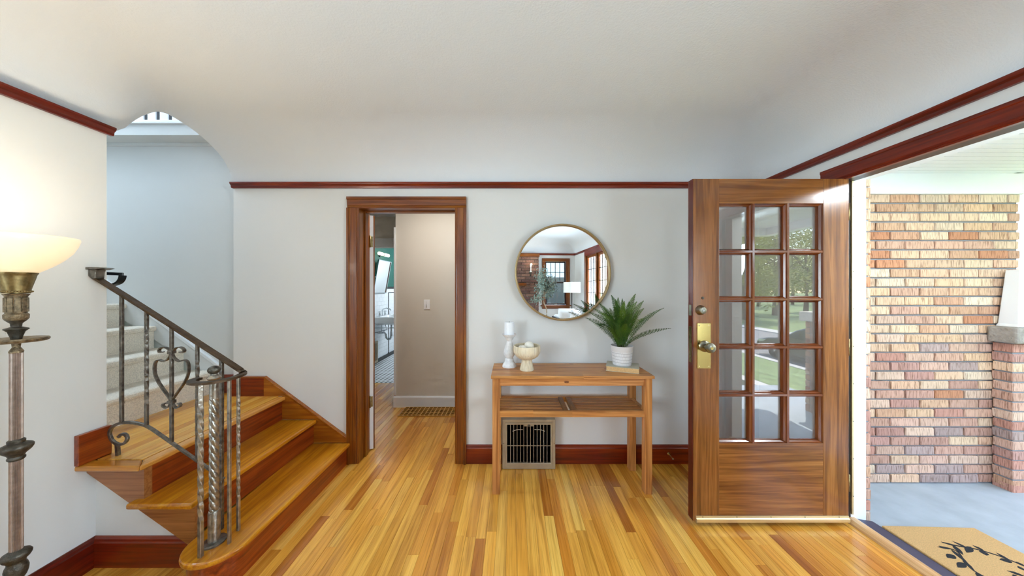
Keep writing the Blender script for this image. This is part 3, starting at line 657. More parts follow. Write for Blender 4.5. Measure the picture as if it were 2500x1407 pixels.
# sloping side board below the treads
zb = lambda x: 0.495 + (x + 2.124) * (-0.711)
MB().prism([(-2.108, 0.510), (X3 + 0.002, 0.510), (X3 + 0.002, 0.326), (X2 + 0.002, 0.326), (X2 + 0.002, 0.142), (-1.45, 0.142), (-1.45, zb(-1.45)), (-2.108, zb(-2.108))], 1.428, 1.460, 'Y').build('side_panel', M['stair_dark_x'], st)
# skirt board on the back wall
bx('landing_skirt', M['trim_x'], st, -2.236, -1.9725, 2.289, 2.3105, 0.538, 0.684)
MB().prism([(-1.972, 0.538), (-1.972, 0.684), (-1.308, 0.194), (-1.308, 0.170), (X2, 0.170), (X2, 0.354), (X3, 0.354), (X3, 0.538)], 2.2885, 2.3105, 'Y').build('skirt_board', M['stair_skirt'], st)
MB().prism([(-2.236, 0.684), (-1.970, 0.684), (-1.308, 0.195), (-1.308, 0.209), (-1.966, 0.696), (-2.236, 0.696)], 2.283, 2.3105, 'Y').build('skirt_cap', M['stair_skirt'], st, bevel=0.002)
o = bx('landing_skirt', M['trim_x'], st, -2.42, -2.20, 2.368, 2.390, 0.538, 0.684)
# skirt piece on the left wall
bx('landing_skirt', M['stair_dark_y'], st, XL, -2.088, 1.387, 1.505, 0.538, 0.686, 0.003)
# carpeted steps
rs, gg = 0.1835, 0.245
for k in range(8):
    z1 = 0.538 + rs * (k + 1); xn = -2.435 - gg * k
    z0 = z1 - rs
    prof = [(xn - gg - 0.05, z0 - 0.03), (xn - 0.022, z0), (xn - 0.022, z1 - 0.045), (xn - 0.006, z1 - 0.038), (xn, z1 - 0.022), (xn - 0.004, z1 - 0.007), (xn - 0.016, z1), (xn - gg - 0.05, z1)]
    MB().prism(prof, 1.501, 2.372, 'Y').build('carpet_step', M['carpet'], st)
# painted skirt along the carpeted flight
def nl(x): return 0.722 + (-2.435 - x) * rs / gg
MB().prism([(-2.40, 0.62), (-2.40, nl(-2.40) + 0.035), (-4.6, nl(-4.6) + 0.035), (-4.6, nl(-4.6) - 0.3)], 2.374, 2.390, 'Y').build('painted_skirt', M['stairwall'], st)
MB().prism([(-2.40, nl(-2.40) + 0.035), (-2.40, nl(-2.40) + 0.060), (-4.6, nl(-4.6) + 0.060), (-4.6, nl(-4.6) + 0.035)], 2.368, 2.390, 'Y').build('skirt_moulding', M['white_trim'], st)

# ================================================================== WROUGHT IRON RAILING
rl = empty('stair_railing', (-1.74, 1.47, 0.17), 'hammered wrought iron stair railing with twisted balusters and heart scroll', 'railing')
YP = 1.47
rect = lambda w, h: [(-w / 2, -h / 2), (w / 2, -h / 2), (w / 2, h / 2), (-w / 2, h / 2)]
def smoothpath(pts, n=8):
    """Catmull-Rom through points"""
    pts = [Vector(p) for p in pts]; out = []
    for i in range(len(pts) - 1):
        p0 = pts[max(i - 1, 0)]; p1 = pts[i]; p2 = pts[i + 1]; p3 = pts[min(i + 2, len(pts) - 1)]
        for k in range(n):
            t = k / n
            out.append(0.5 * ((2 * p1) + (-p0 + p2) * t + (2 * p0 - 5 * p1 + 4 * p2 - p3) * t * t + (-p0 + 3 * p1 - 3 * p2 + p3) * t ** 3))
    out.append(pts[-1]); return out
VC = Vector((-1.432, 1.393, 0)); ZV = 0.966
railp = [(-2.095, 1.452, 1.452), (-1.95, 1.458, 1.356), (-1.75, 1.463, 1.224), (-1.55, 1.467, 1.091), (-1.43, 1.469, 1.012)]
arc = [(VC.x + r * math.cos(math.radians(a)), VC.y + r * math.sin(math.radians(a)), ZV) for a, r in ((50, 0.098), (25, 0.090), (0, 0.086), (-25, 0.085), (-50, 0.085), (-75, 0.085), (-100, 0.084), (-125, 0.081), (-150, 0.076), (-172, 0.068))]
rp = railp + smoothpath([(-1.385, 1.469, 0.982)] + arc, 5)
MB().sweep(rp, rect(0.030, 0.011), up=(0, 0, 1)).build('handrail', M['iron_brown'], rl, bevel=0.002)
# bracket fixing the rail to the wall
m = MB().prism([(-2.11, 1.503), (-2.045, 1.503), (-2.03, 1.498), (-2.06, 1.492), (-2.11, 1.492)], 1.425, 1.475, 'Y')
m.build('bracket_plate', M['iron'], rl)
MB().prism([(-2.108, 1.492), (-2.066, 1.492), (-2.072, 1.478), (-2.075, 1.446), (-2.090, 1.446), (-2.108, 1.46)], 1.432, 1.468, 'Y').build('bracket_block', M['iron'], rl, bevel=0.003)
def z_rail(x): return 1.452 - (x + 2.095) * 0.6625
def baluster(x, y, z0, z1, half=0.0065, twist=None, mat=None, steps=None):
    n = steps or max(6, int((z1 - z0) / 0.005)); path = [(x, y, z0 + (z1 - z0) * i / n) for i in range(n + 1)]
    tw = None
    if twist:
        za, zb_, turns = twist
        tw = lambda t: 2 * PI * turns * min(1, max(0, ((z0 + (z1 - z0) * t) - za) / (zb_ - za)))
    h, c_ = half, half * 0.72
    sec = [(h, -c_), (h, c_), (c_, h), (-c_, h), (-h, c_), (-h, -c_), (-c_, -h), (c_, -h)]
    return MB().sweep(path, sec, up=(0, 1, 0), twist=tw).build('baluster', mat or M['iron'], rl, smooth='auto')
zl = lambda x: 0.700 + (x + 1.864) * (-0.70)
bal = [-1.991, -1.864, -1.736, -1.605, -1.482]
baluster(bal[0], YP, 0.712, z_rail(bal[0]) - 0.004, steps=20)
baluster(bal[1], YP, zl(bal[1]), z_rail(bal[1]) - 0.004, twist=(0.80, 1.20, 1.75))
baluster(bal[2], YP, zl(bal[2]), z_rail(bal[2]) - 0.004, steps=20)
baluster(bal[3], YP, zl(bal[3]), z_rail(bal[3]) - 0.004, twist=(0.62, 1.04, 1.75))
baluster(bal[4], YP, 0.170, z_rail(bal[4]) - 0.004, half=0.008, steps=30)
ring_b = [((-1.424, 1.318), 2.1, M['iron_steel'], 0.0085), ((-1.362, 1.388), 0, M['iron_steel'], 0.0065), ((-1.388, 1.462), 3.0, M['iron_steel'], 0.0065)]
for (p, turns, mt, hf) in ring_b:
    baluster(p[0], p[1], 0.170, ZV - 0.005, half=hf, twist=(0.33, 0.86, turns) if turns else None, mat=mt)
# lower rail with its scroll foot
sc_pts = [P(a, b, YP) for a, b in ((291, 1110), (291, 1092), (290, 1083))]
MB().sweep([(-2.030, 1.485, 0.538), (-2.030, 1.482, 0.60)], rect(0.013, 0.013), up=(0, 1, 0)).build('scroll_foot', M['iron'], rl)
scroll = smoothpath([P(a, b, YP) for a, b in ((289, 1068), (297, 1061), (307, 1062), (311, 1072), (303, 1083), (288, 1085), (274, 1075), (268, 1058), (275, 1043), (292, 1034), (320, 1032), (345, 1036), (359, 1041))], 5)
low = scroll + [Vector((x_, YP, zl(x_))) for x_ in (-1.83, -1.736, -1.605, -1.54, -1.47)]
MB().sweep(low, rect(0.013, 0.011), up=(0, 1, 0)).build('lower_rail', M['iron'], rl, bevel=0.0015)
# heart scroll around the middle baluster
hr = [(700, 280), (755, 285), (772, 250), (740, 210), (680, 197), (615, 225), (568, 300), (600, 380), (690, 440), (775, 415), (832, 455), (852, 560), (835, 680), (780, 800), (700, 920), (620, 1030), (572, 1110), (590, 1195), (640, 1240), (700, 1215), (700, 1170), (665, 1165)]
for s in (1, -1):
    pts = []
    for (cx_, cy_) in hr:
        p = P(340 + cx_ / 7.036, 820 + cy_ / 7.036, YP)
        d = p.x - bal[2]; pts.append((bal[2] + s * max(d, 0.004), YP, p.z))
    MB().sweep(smoothpath(pts, 5), rect(0.005, 0.014), up=(0, 1, 0)).build('heart_scroll', M['iron'], rl)
for zz in (P(418, 860, YP).z, P(418, 981, YP).z): bx('scroll_collar', M['iron'], rl, bal[2] - 0.012, bal[2] + 0.012, YP - 0.012, YP + 0.012, zz - 0.008, zz + 0.008, 0.002)
# newel
nw = (-1.441, 1.394)
lobes = [(0.0180 * (0.80 + 0.24 * abs(math.sin(2 * a)) ** 0.7) * math.cos(a), 0.0180 * (0.80 + 0.24 * abs(math.sin(2 * a)) ** 0.7) * math.sin(a)) for a in [2 * PI * k / 40 for k in range(40)]]
nwp = MB().sweep([(nw[0], nw[1], 0.31 + 0.56 * i / 150) for i in range(151)], lobes, up=(0, 1, 0), twist=lambda t: 2 * PI * 3.6 * t).build('newel_post', M['iron_steel'], rl, smooth=True)
MB().lathe([(0.046, 0.170), (0.046, 0.177), (0.040, 0.180), (0.024, 0.181)], nw[0], nw[1], 28).build('base_flange', M['iron'], nwp, smooth='auto')
MB().lathe([(0.0225, 0.178), (0.0225, 0.318), (0.020, 0.326), (0.017, 0.328)], nw[0], nw[1], 24).build('sleeve', M['iron_steel'], nwp, smooth='auto')
MB().lathe([(0.0175, 0.865), (0.0175, 0.955), (0.023, 0.960), (0.026, 0.966), (0.020, 0.974), (0.013, 0.980), (0.013, 0.986)], nw[0], nw[1], 24).build('collar', M['iron_steel'], nwp, smooth='auto')
MB().ball((nw[0], nw[1], 1.004), 0.0240, 24, 14, 0.84).build('knob', M['bronze_dark'], nwp, smooth=True)

# wall handrail of the carpeted flight, black
hd = empty('wall_handrail', (-2.3, 1.62, 1.45), 'black iron wall handrail end at the foot of the carpeted steps', 'handrail')
hpth = smoothpath([(-4.2, 1.575, 2.90), (-3.2, 1.575, 2.15), (-2.55, 1.575, 1.66), (-2.38, 1.59, 1.535), (-2.30, 1.61, 1.487), (-2.24, 1.63, 1.480), (-2.22, 1.645, 1.479)], 6)
MB().sweep(hpth, rect(0.034, 0.016), up=(0, 0, 1)).build('rail_bar', M['black_iron'], hd, bevel=0.003)
MB().sweep(smoothpath([(-2.222, 1.645, 1.472), (-2.228, 1.645, 1.45), (-2.245, 1.645, 1.430), (-2.275, 1.645, 1.418), (-2.295, 1.645, 1.412)], 5), rect(0.010, 0.030), up=(0, 1, 0)).build('scroll_end', M['black_iron'], hd, bevel=0.002)
MB().tube([(-2.50, 1.501, 1.56), (-2.50, 1.56, 1.56), (-2.50, 1.575, 1.60)], 0.008, 8).build('wall_bracket', M['black_iron'], hd, smooth=True)

# ================================================================== TORCHIERE FLOOR LAMP
LX, LY = -1.772, 1.03
lz = lambda y: H - (y - 703.5) * 0.001464
tl = empty('torchiere_lamp', (LX, LY, 0), 'antique bronze torchiere floor lamp with a lit opal glass bowl', 'floor lamp')
outer = [(0.038, 1.452), (0.058, 1.468), (0.076, 1.484), (0.096, 1.506), (0.113, 1.532), (0.124, 1.560), (0.1295, 1.582), (0.128, 1.588)]
inner = [(0.125, 1.586), (0.120, 1.562), (0.109, 1.536), (0.092, 1.511), (0.072, 1.490), (0.054, 1.474), (0.034, 1.462), (0.0005, 1.460)]
sh = MB().lathe(outer + inner, LX, LY, 56).build('shade', M['shade_glow'], tl, smooth=True)
def lprof(rows): return [(r, lz(y)) for y, r in rows]
cup = MB().lathe(lprof([(716, 0.0005), (716.6, 0.0277), (707, 0.0289), (676, 0.0387), (672, 0.0395), (668, 0.0427), (663.5, 0.0427), (663, 0.040)]), LX, LY, 40).build('cup', M['brass_old'], tl, smooth='auto')
# rope ring of small beads
m = MB()
for k in range(34):
    a = 2 * PI * k / 34; m.ball((LX + 0.0298 * math.cos(a), LY + 0.0298 * math.sin(a), lz(712)), 0.0035, 8, 6)
o = m.build('rope_ring', M['brass_old'], cup, smooth=True); o['kind'] = 'stuff'
# panelled band with eight relief panels
band = MB().lathe(lprof([(782, 0.0005), (782, 0.0214), (777.6, 0.0249), (768, 0.0252), (765, 0.0215), (724, 0.0222), (718, 0.0272), (716, 0.0005)]), LX, LY, 40).build('band', M['bronze'], tl, smooth='auto')
for k in range(10):
    a = 2 * PI * k / 10 + 0.2; c_, s_ = math.cos(a), math.sin(a)
    m = MB(); t_ = Vector((-s_, c_, 0)); o_ = Vector((c_, s_, 0)); b_ = Vector((LX, LY, 0))
    for (w, r0, z0, z1) in ((0.0060, 0.0238, lz(762), lz(727)),):
        q = [b_ + o_ * r0 + t_ * sx * w + Vector((0, 0, z)) for sx, z in ((-1, z0), (1, z0), (1, z1), (-1, z1))]
        m.add(q + [p - o_ * 0.005 for p in q], [(0, 1, 2, 3), (7, 6, 5, 4), (0, 4, 5, 1), (1, 5, 6, 2), (2, 6, 7, 3), (3, 7, 4, 0)])
    m.build('relief_panel', M['bronze'], band, bevel=0.001)
MB().lathe(lprof([(831, 0.0112), (824.5, 0.0118), (810, 0.0174), (804, 0.0256), (802, 0.0240), (798, 0.0108), (790, 0.0118), (782, 0.0214)]), LX, LY, 32).build('leaf_cap', M['bronze_dark'], tl, smooth='auto')
MB().lathe([(0.010, 1.2085), (0.058, 1.2065), (0.0635, 1.2095), (0.066, 1.2155), (0.0635, 1.2205), (0.057, 1.2215), (0.010, 1.2170)], LX, LY, 44).build('tray', M['bronze'], tl, smooth='auto')
MB().lathe(lprof([(862, 0.0140), (858, 0.0150), (854, 0.0125), (848, 0.0082), (836, 0.0100)]), LX, LY, 28).build('collar', M['bronze'], tl, smooth='auto')
colm = plain('worn_copper_bronze', '#a8968c', 0.42, 0.75, var=0.18, vscale=60)
def fluted(z0, z1, r, name='column'):
    sec = []
    for k in range(132):
        a = 2 * PI * k / 132; rr = r * (1.0 - 0.16 * (0.5 + 0.5 * math.cos(22 * a))); sec.append((rr * math.cos(a), rr * math.sin(a)))
    return MB().sweep([(LX, LY, z0), (LX, LY, (z0 + z1) / 2), (LX, LY, z1)], sec, up=(0, 1, 0)).build(name, colm, tl, smooth='auto')
fluted(lz(1077), lz(858), 0.0138); fluted(lz(1346), lz(1119), 0.0142); fluted(0.12, lz(1400), 0.0150)
MB().lathe(lprof([(1124, 0.0145), (1121, 0.0182), (1117, 0.0188), (1114, 0.0165), (1110, 0.0185), (1106, 0.0235), (1101, 0.0300), (1095, 0.0342), (1090, 0.0350), (1087, 0.0325), (1084, 0.0250), (1082, 0.0175), (1079, 0.0185), (1075, 0.0185), (1072, 0.0145)]), LX, LY, 32).build('knuckle', M['bronze_dark'], tl, smooth='auto')
MB().lathe(lprof([(1415, 0.0150), (1408, 0.0205), (1398, 0.0240), (1388, 0.0250), (1380, 0.0225), (1374, 0.0190), (1369, 0.0205), (1364, 0.0270), (1358, 0.0310), (1353, 0.0315), (1349, 0.0280), (1346, 0.0200), (1343, 0.0150)]), LX, LY, 32).build('knuckle', M['bronze_dark'], tl, smooth='auto')
MB().lathe([(0.135, 0.0), (0.14, 0.012), (0.13, 0.025), (0.10, 0.035), (0.06, 0.06), (0.03, 0.09), (0.018, 0.13)], LX, LY, 44).build('base', M['bronze_dark'], tl, smooth='auto')
MB().ball((LX, LY, 1.515), 0.022, 14, 10, 1.3).build('bulb', M['bulb'], tl, smooth=True)
lamp('torchiere_bulb_light', 'POINT', (LX, LY, 1.60), 5.2, (1.0, 0.92, 0.78), shadow_soft_size=0.11)

# ================================================================== CONSOLE TABLE
tb = empty('console_table', (0.41, 2.1, 0), 'slatted acacia wood console table below the round mirror', 'console table')
rt = random.Random(3)
def tcol(o, k=1.0):
    v = k * 1.36 * (0.88 + 0.24 * rt.random()); o.color = (v, v * (0.95 + .05 * rt.random()), v * (0.86 + .08 * rt.random()), 1); return o
TX0, TX1, TY0, TY1, TZ = -0.142, 0.961, 1.940, 2.272, 0.806
ny = 8
for i in range(ny):      # staves glued up across the top
    y0 = TY0 + (TY1 - TY0) * i / ny; y1 = TY0 + (TY1 - TY0) * (i + 1) / ny
    xs = [TX0] + sorted(rt.uniform(TX0 + 0.15, TX1 - 0.15) for _ in range(rt.choice((1, 2, 2)))) + [TX1]
    for a, b in zip(xs, xs[1:]):
        tcol(bx('top_stave', M['table'], tb, a, b, y0, y1 - 0.0002, TZ - 0.018, TZ))
for (x0, y0) in ((-0.133, 1.951), (0.900, 1.951), (-0.133, 2.205), (0.900, 2.205)):
    tcol(bx('leg', M['table_z'], tb, x0, x0 + 0.050, y0, y0 + 0.050, 0.0, TZ - 0.018, 0.002))
for y0, nm in ((1.957, 'apron'), (2.225, 'apron')): tcol(bx(nm, M['table'], tb, -0.083, 0.900, y0, y0 + 0.020, 0.735, TZ - 0.018, 0.0015))
for x0 in (-0.123, 0.920): tcol(bx('side_apron', M['table'], tb, x0, x0 + 0.02, 2.001, 2.205, 0.735, TZ - 0.018, 0.0015))
for y0 in (1.957, 2.225):
    for a, b, k in ((-0.083, 0.145, 1.12), (0.145, 0.41, 0.92), (0.41, 0.900, 1.08)): tcol(bx('shelf_rail', M['table'], tb, a, b, y0, y0 + 0.022, 0.522, 0.561), k)
for x0 in (-0.115, 0.908): tcol(bx('shelf_side_rail', M['table'], tb, x0, x0 + 0.022, 2.001, 2.205, 0.522, 0.558))
for (x0, x1) in ((0.355, 0.387), (0.412, 0.446)): tcol(bx('shelf_divider', M['table_z'], tb, x0, x1, 1.979, 2.225, 0.530, 0.560, 0.0015), 0.5)
for i in range(5):
    y0 = 1.983 + i * 0.0488
    tcol(bx('shelf_slat', M['table'], tb, -0.093, 0.353, y0, y0 + 0.037, 0.541, 0.555, 0.003), 0.78)
    tcol(bx('shelf_slat', M['table'], tb, 0.448, 0.906, y0, y0 + 0.037, 0.541, 0.555, 0.003), 0.78)
MB().prism([(0.371 + 0.017 * math.cos(2 * PI * k / 18), 0.7615 + 0.0075 * math.sin(2 * PI * k / 18)) for k in range(18)], 1.9564, 1.9575, 'Y').build('knot', plain('dark_wood_knot', '#7a4724', 0.6, var=0.5, vscale=90), tb)

# ---- candle and its holder
hx, hy = -0.020, 2.180
ch = tag(MB().lathe([(0.0005, 0.806), (0.053, 0.806), (0.0535, 0.812), (0.050, 0.822), (0.037, 0.842), (0.0350, 0.846), (0.0325, 0.862), (0.0300, 0.868), (0.025, 0.872), (0.031, 0.880), (0.040, 0.896), (0.0425, 0.912), (0.040, 0.930), (0.033, 0.952), (0.0245, 0.978), (0.0200, 0.994), (0.0195, 1.003), (0.0225, 1.008), (0.030, 1.016), (0.032, 1.022), (0.0365, 1.026), (0.0370, 1.030), (0.046, 1.038), (0.053, 1.047), (0.0545, 1.052), (0.052, 1.053), (0.044, 1.045), (0.0005, 1.042)], hx, hy, 40).build('candle_holder', M['white_wash'], smooth='auto'),
         'whitewashed turned wood candle holder on the console table', 'candle holder')
cd = tag(MB().lathe([(0.0005, 1.0455), (0.0365, 1.0455), (0.0368, 1.05), (0.0368, 1.138), (0.0355, 1.143), (0.030, 1.143), (0.012, 1.140), (0.0005, 1.1405)], hx, hy, 36).build('pillar_candle', M['wax'], smooth='auto'), 'white pillar candle on the whitewashed holder', 'candle')
MB().tube([(hx, hy, 1.139), (hx + 0.001, hy, 1.147)], 0.0012, 6).build('wick', M['dark'], cd)
# ---- bowl with balls
bxc, byc = 0.108, 2.095
tag(MB().lathe([(0.0005, 0.806), (0.0505, 0.806), (0.0515, 0.810), (0.047, 0.828), (0.040, 0.858), (0.037, 0.876), (0.040, 0.884), (0.060, 0.892), (0.082, 0.908), (0.095, 0.930), (0.099, 0.950), (0.0975, 0.972), (0.0965, 0.981), (0.0935, 0.984), (0.088, 0.981), (0.087, 0.965), (0.080, 0.938), (0.060, 0.918), (0.0005, 0.908)], bxc, byc, 48).build('pedestal_bowl', M['mango'], smooth='auto'), 'pale mango wood pedestal bowl on the console table', 'bowl')
for (dx, dy, z, r, lab) in ((0.018, 0.015, 0.972, 0.037, 'largest ivory ball on top in the pedestal bowl'), (-0.028, -0.028, 0.962, 0.027, 'small ivory ball at the front left of the pedestal bowl'), (-0.042, 0.024, 0.953, 0.024, 'ivory ball at the back left of the pedestal bowl'), (0.045, -0.028, 0.952, 0.022, 'ivory ball low at the right of the pedestal bowl')):
    tag(MB().ball((bxc + dx, byc + dy, z), r, 24, 14).build('decor_ball', M['ball'], smooth=True), lab, 'ball', 'ivory balls in the pedestal bowl')

# ---- book
bk = empty('book', (0.80, 2.09, TZ), 'old sage green book lying under the potted fern', 'book')
c0 = Vector((0.672, 2.066, 0)); bu = Vector((0.207, -0.083, 0)).normalized(); bv = Vector((0.083, 0.207, 0)).normalized(); bwid, bdep = 0.222, 0.157
def bookslab(name, mat, u0, u1, v0, v1, z0, z1, bev=0.0):
    pts = [c0 + bu * u + bv * v for u, v in ((u0, v0), (u1, v0), (u1, v1), (u0, v1))]
    return MB().prism([(p.x, p.y) for p in pts], z0, z1, 'Z').build(name, mat, bk, bevel=bev)
bookslab('page_block', M['page'], 0.004, bwid - 0.004, 0.003, bdep - 0.002, TZ + 0.003, TZ + 0.033)
bookslab('cover', M['book_cover'], 0, bwid, 0, bdep, TZ + 0.033, TZ + 0.036, 0.001)
bookslab('cover', M['book_cover'], 0, bwid, 0, bdep, TZ, TZ + 0.003, 0.001)
bookslab('spine', M['book_cover'], 0, bwid, bdep - 0.003, bdep, TZ + 0.003, TZ + 0.033)

# ---- potted fern
FX, FY, FZ = 0.800, 2.098, TZ + 0.036
pf = empty('potted_fern', (FX, FY, FZ), 'green fern in an embossed white pot standing on the book', 'potted plant')
prof = [(0.0005, FZ), (0.060, FZ), (0.0635, FZ + 0.004), (0.0660, FZ + 0.030), (0.0690, FZ + 0.060), (0.0720, FZ + 0.088), (0.0735, FZ + 0.098), (0.0742, FZ + 0.100), (0.0772, FZ + 0.136), (0.0778, FZ + 0.141), (0.0755, FZ + 0.142), (0.0730, FZ + 0.136), (0.069, FZ + 0.10)]
segs = 60
pm = MB().lathe(prof, FX, FY, segs).build('pot', M['pot'], pf, smooth='auto', fix=True)
uvl = pm.data.uv_layers.new(name='UVMap')
for poly in pm.data.polygons:
    aa = []
    for li in poly.loop_indices:
        co = pm.data.vertices[pm.data.loops[li].vertex_index].co; a = math.atan2(co.y - FY, co.x - FX); aa.append(a)
    if max(aa) - min(aa) > PI: aa = [a + 2 * PI if a < 0 else a for a in aa]
    for li, a in zip(poly.loop_indices, aa):
        co = pm.data.vertices[pm.data.loops[li].vertex_index].co; uvl.data[li].uv = (a / (2 * PI) * 76, (co.z - FZ - 0.004) / 0.098 * 8.5)
MB().lathe([(0.0005, FZ + 0.120), (0.04, FZ + 0.121), (0.0722, FZ + 0.117), (0.0722, FZ + 0.100), (0.0005, FZ + 0.1)], FX, FY, 30).build('soil', M['soil'], pf, smooth='auto')
tips = [(1428, 776, 2.02), (1436, 762, 2.10), (1446, 752, 2.00), (1461, 739, 2.05), (1472, 748, 2.14), (1470, 778, 1.96), (1488, 752, 2.0), (1492, 720, 2.10), (1502, 730, 2.16), (1509, 726, 2.04), (1519, 729, 2.12), (1525, 735, 2.02), (1498, 748, 1.98), (1516, 752, 1.95), (1537, 736, 2.10), (1552, 717, 2.12), (1556, 736, 2.04), (1572, 734, 2.05), (1573, 753, 2.14), (1578, 776, 2.10), (1540, 764, 1.96), (1555, 770, 2.0), (1622, 752, 2.04), (1640, 802, 2.02), (1480, 800, 1.96), (1452, 788, 2.08), (1530, 790, 1.95), (1500, 790, 1.94), (1515, 775, 1.97), (1545, 800, 1.98), (1463, 762, 2.02), (1484, 768, 2.06)]
rf = random.Random(21)
for i, (tx, ty, tY) in enumerate(tips):
    tip = P(tx, ty, tY)
    base = Vector((FX + rf.uniform(-0.028, 0.028), FY + rf.uniform(-0.028, 0.028), FZ + 0.118))
    d = tip - base; L = d.length
    ctrl = base + Vector((d.x * 0.28, d.y * 0.28, d.z * 0.62 + 0.03))
    n = max(16, int(L / 0.0088)); m = MB(); path = []
    for k in range(n + 1):
        t = k / n; path.append(base * (1 - t) ** 2 + ctrl * (2 * t * (1 - t)) + tip * t * t)
    wide = 0.032 if tx < 1600 else 0.021
    face = Vector((rf.uniform(-0.35, 0.35), -1, rf.uniform(-0.2, 0.5))).normalized()
    for k in range(3, n):
        t = k / n; p = path[k]; tg = (path[min(k + 1, n)] - path[k - 1]).normalized()
        side = tg.cross(face).normalized(); nn = side.cross(tg)
        w = wide * min(1.0, 0.42 + t * 1.4) * (1.0 if t < 0.55 else max(0.14, 1 - ((t - 0.55) / 0.45) ** 1.7)) * rf.uniform(0.88, 1.08)
        if t < 0.10: w *= 0.5
        hw = 0.0030
        for s in (1, -1):
            ex = p + side * (s * w) + tg * (w * 0.26) + nn * (-0.12 * w)
            mid = p + side * (s * w * 0.5) + tg * (w * 0.11)
            m.add([p - tg * hw * 0.75, mid - tg * hw, ex, mid + tg * hw, p + tg * hw * 0.75], [(0, 1, 2, 3, 4)])
    fr = m.build('frond', M['fern'], pf, fix=False)
    MB().tube(path, 0.0014, 5, scale=lambda t: 1.15 - 0.8 * t).build('stem', M['stem'], fr, smooth=True)

# ================================================================== ROUND MIRROR
MC = P(1374, 665.5, 2.270); MR = 0.379
rm = empty('round_mirror', (MC.x, 2.30, MC.z), 'round mirror in a thin gold frame above the console table', 'mirror')
aM = math.radians(2.6); mn = Vector((math.sin(aM), -math.cos(aM), 0)); mu = Vector((math.cos(aM), math.sin(aM), 0)); mw = Vector((0, 0, 1))
mc = Vector((MC.x, 2.268, MC.z))
def disc(r0, d0, seg=96): return [mc + mu * (r0 * math.cos(2 * PI * k / seg)) + mw * (r0 * math.sin(2 * PI * k / seg)) + mn * d0 for k in range(seg)]
def ringmesh(rows, seg=96, cap=False):
    m = MB(); n = len(rows)
    for r, d in rows: m.v += [tuple(p) for p in disc(r, d, seg)]
    rng = range(n) if not cap else range(n - 1)
    for a in rng:
        b = (a + 1) % n
        m.f += [(a * seg + k, a * seg + (k + 1) % seg, b * seg + (k + 1) % seg, b * seg + k) for k in range(seg)]
    if cap: m.f += [tuple(range(seg)), tuple(range((n - 1) * seg, n * seg))]
    return m
ringmesh([(MR, -0.008), (MR, 0.020), (MR - 0.003, 0.022), (MR - 0.011, 0.022), (MR - 0.013, 0.020), (MR - 0.014, 0.004), (MR - 0.018, 0.002), (MR - 0.018, -0.008)]).build('frame', M['mirror_frame'], rm, smooth='auto')
ringmesh([(MR - 0.015, 0.003), (MR - 0.015, -0.006)], cap=True).build('mirror_glass', M['mirror'], rm)
bx('hanger', M['mirror_frame'], rm, MC.x - 0.03, MC.x + 0.03, 2.276, YB, MC.z + 0.25, MC.z + 0.28)

# ================================================================== WALL REGISTER
vr = empty('wall_register', (0.13, 2.25, 0), 'taupe metal heating register behind the console table leg', 'register')
VX0, VX1, VY, VZ0, VZ1 = -0.0755, 0.3345, 2.222, 0.002, 0.384
def rect_ring(x0, x1, z0, z1, w, y0, y1, m=None):
    m = m or MB()
    o4 = [(x0, z0), (x1, z0), (x1, z1), (x0, z1)]; i4 = [(x0 + w, z0 + w), (x1 - w, z0 + w), (x1 - w, z1 - w), (x0 + w, z1 - w)]
    v = [(a, y0, b) for a, b in o4] + [(a, y0, b) for a, b in i4] + [(a, y1, b) for a, b in o4] + [(a, y1, b) for a, b in i4]
    f = []
    for k in range(4):
        j = (k + 1) % 4
        f += [(k, j, 4 + j, 4 + k), (8 + k, 12 + k, 12 + j, 8 + j), (k, 8 + k, 8 + j, j), (4 + k, 4 + j, 12 + j, 12 + k)]
    return m.add(v, f)
hsg = rect_ring(VX0, VX1, VZ0, VZ1, 0.026, VY, 2.305).build('housing', M['register'], vr, bevel=0.003)
rect_ring(VX0 + 0.024, VX1 - 0.024, VZ0 + 0.036, VZ1 - 0.024, 0.014, VY - 0.006, VY + 0.006).build('inner_frame', M['register'], vr, bevel=0.003)
bx('kick_plate', M['register'], vr, VX0 + 0.020, VX1 - 0.020, VY - 0.001, VY + 0.02, VZ0 + 0.004, VZ0 + 0.042, 0.002)
bx('back_plate', M['dark'], vr, VX0 + 0.02, VX1 - 0.02, 2.275, 2.285, VZ0 + 0.02, VZ1 - 0.02)  # blackened so the inside of the register reads as shade
bx('damper', M['dark'], vr, VX0 + 0.03, VX1 - 0.03, 2.245, 2.275, 0.17, 0.178)
ix0, ix1, iz0, iz1 = VX0 + 0.038, VX1 - 0.038, VZ0 + 0.050, VZ1 - 0.038
for k in range(1, 13):
    xx = ix0 + (ix1 - ix0) * k / 13; bx('grille_bar', M['register_bar'], vr, xx - 0.0016, xx + 0.0016, VY - 0.002, VY + 0.008, iz0, iz1)
bx('cross_bar', M['register_bar'], vr, ix0, ix1, VY + 0.006, VY + 0.010, 0.177, 0.181)
bx('latch', M['register'], vr, 0.095, 0.165, VY - 0.004, VY + 0.004, iz1 - 0.012, iz1 + 0.002, 0.001)
MB().lathe([(0.0001, VY - 0.010), (0.009, VY - 0.009), (0.011, VY - 0.004)], 0.130, iz1 - 0.006, 16, 'Y').build('latch_knob', M['bronze_dark'], vr, smooth=True)
for (a, b, s) in ((0.005, 0.085, 1), (0.255, 0.175, -1)):
    MB().tube([(a, VY + 0.02, 0.285), (a + s * 0.035, VY + 0.02, 0.298), (b, VY + 0.02, 0.298)], 0.0025, 6).build('spring_wire', M['register_bar'], vr)
for sx in (VX0 + 0.010, VX1 - 0.010): MB().lathe([(0.0001, VY - 0.003), (0.004, VY - 0.002), (0.004, VY)], sx, 0.20, 10, 'Y').build('screw', M['nickel'], vr)

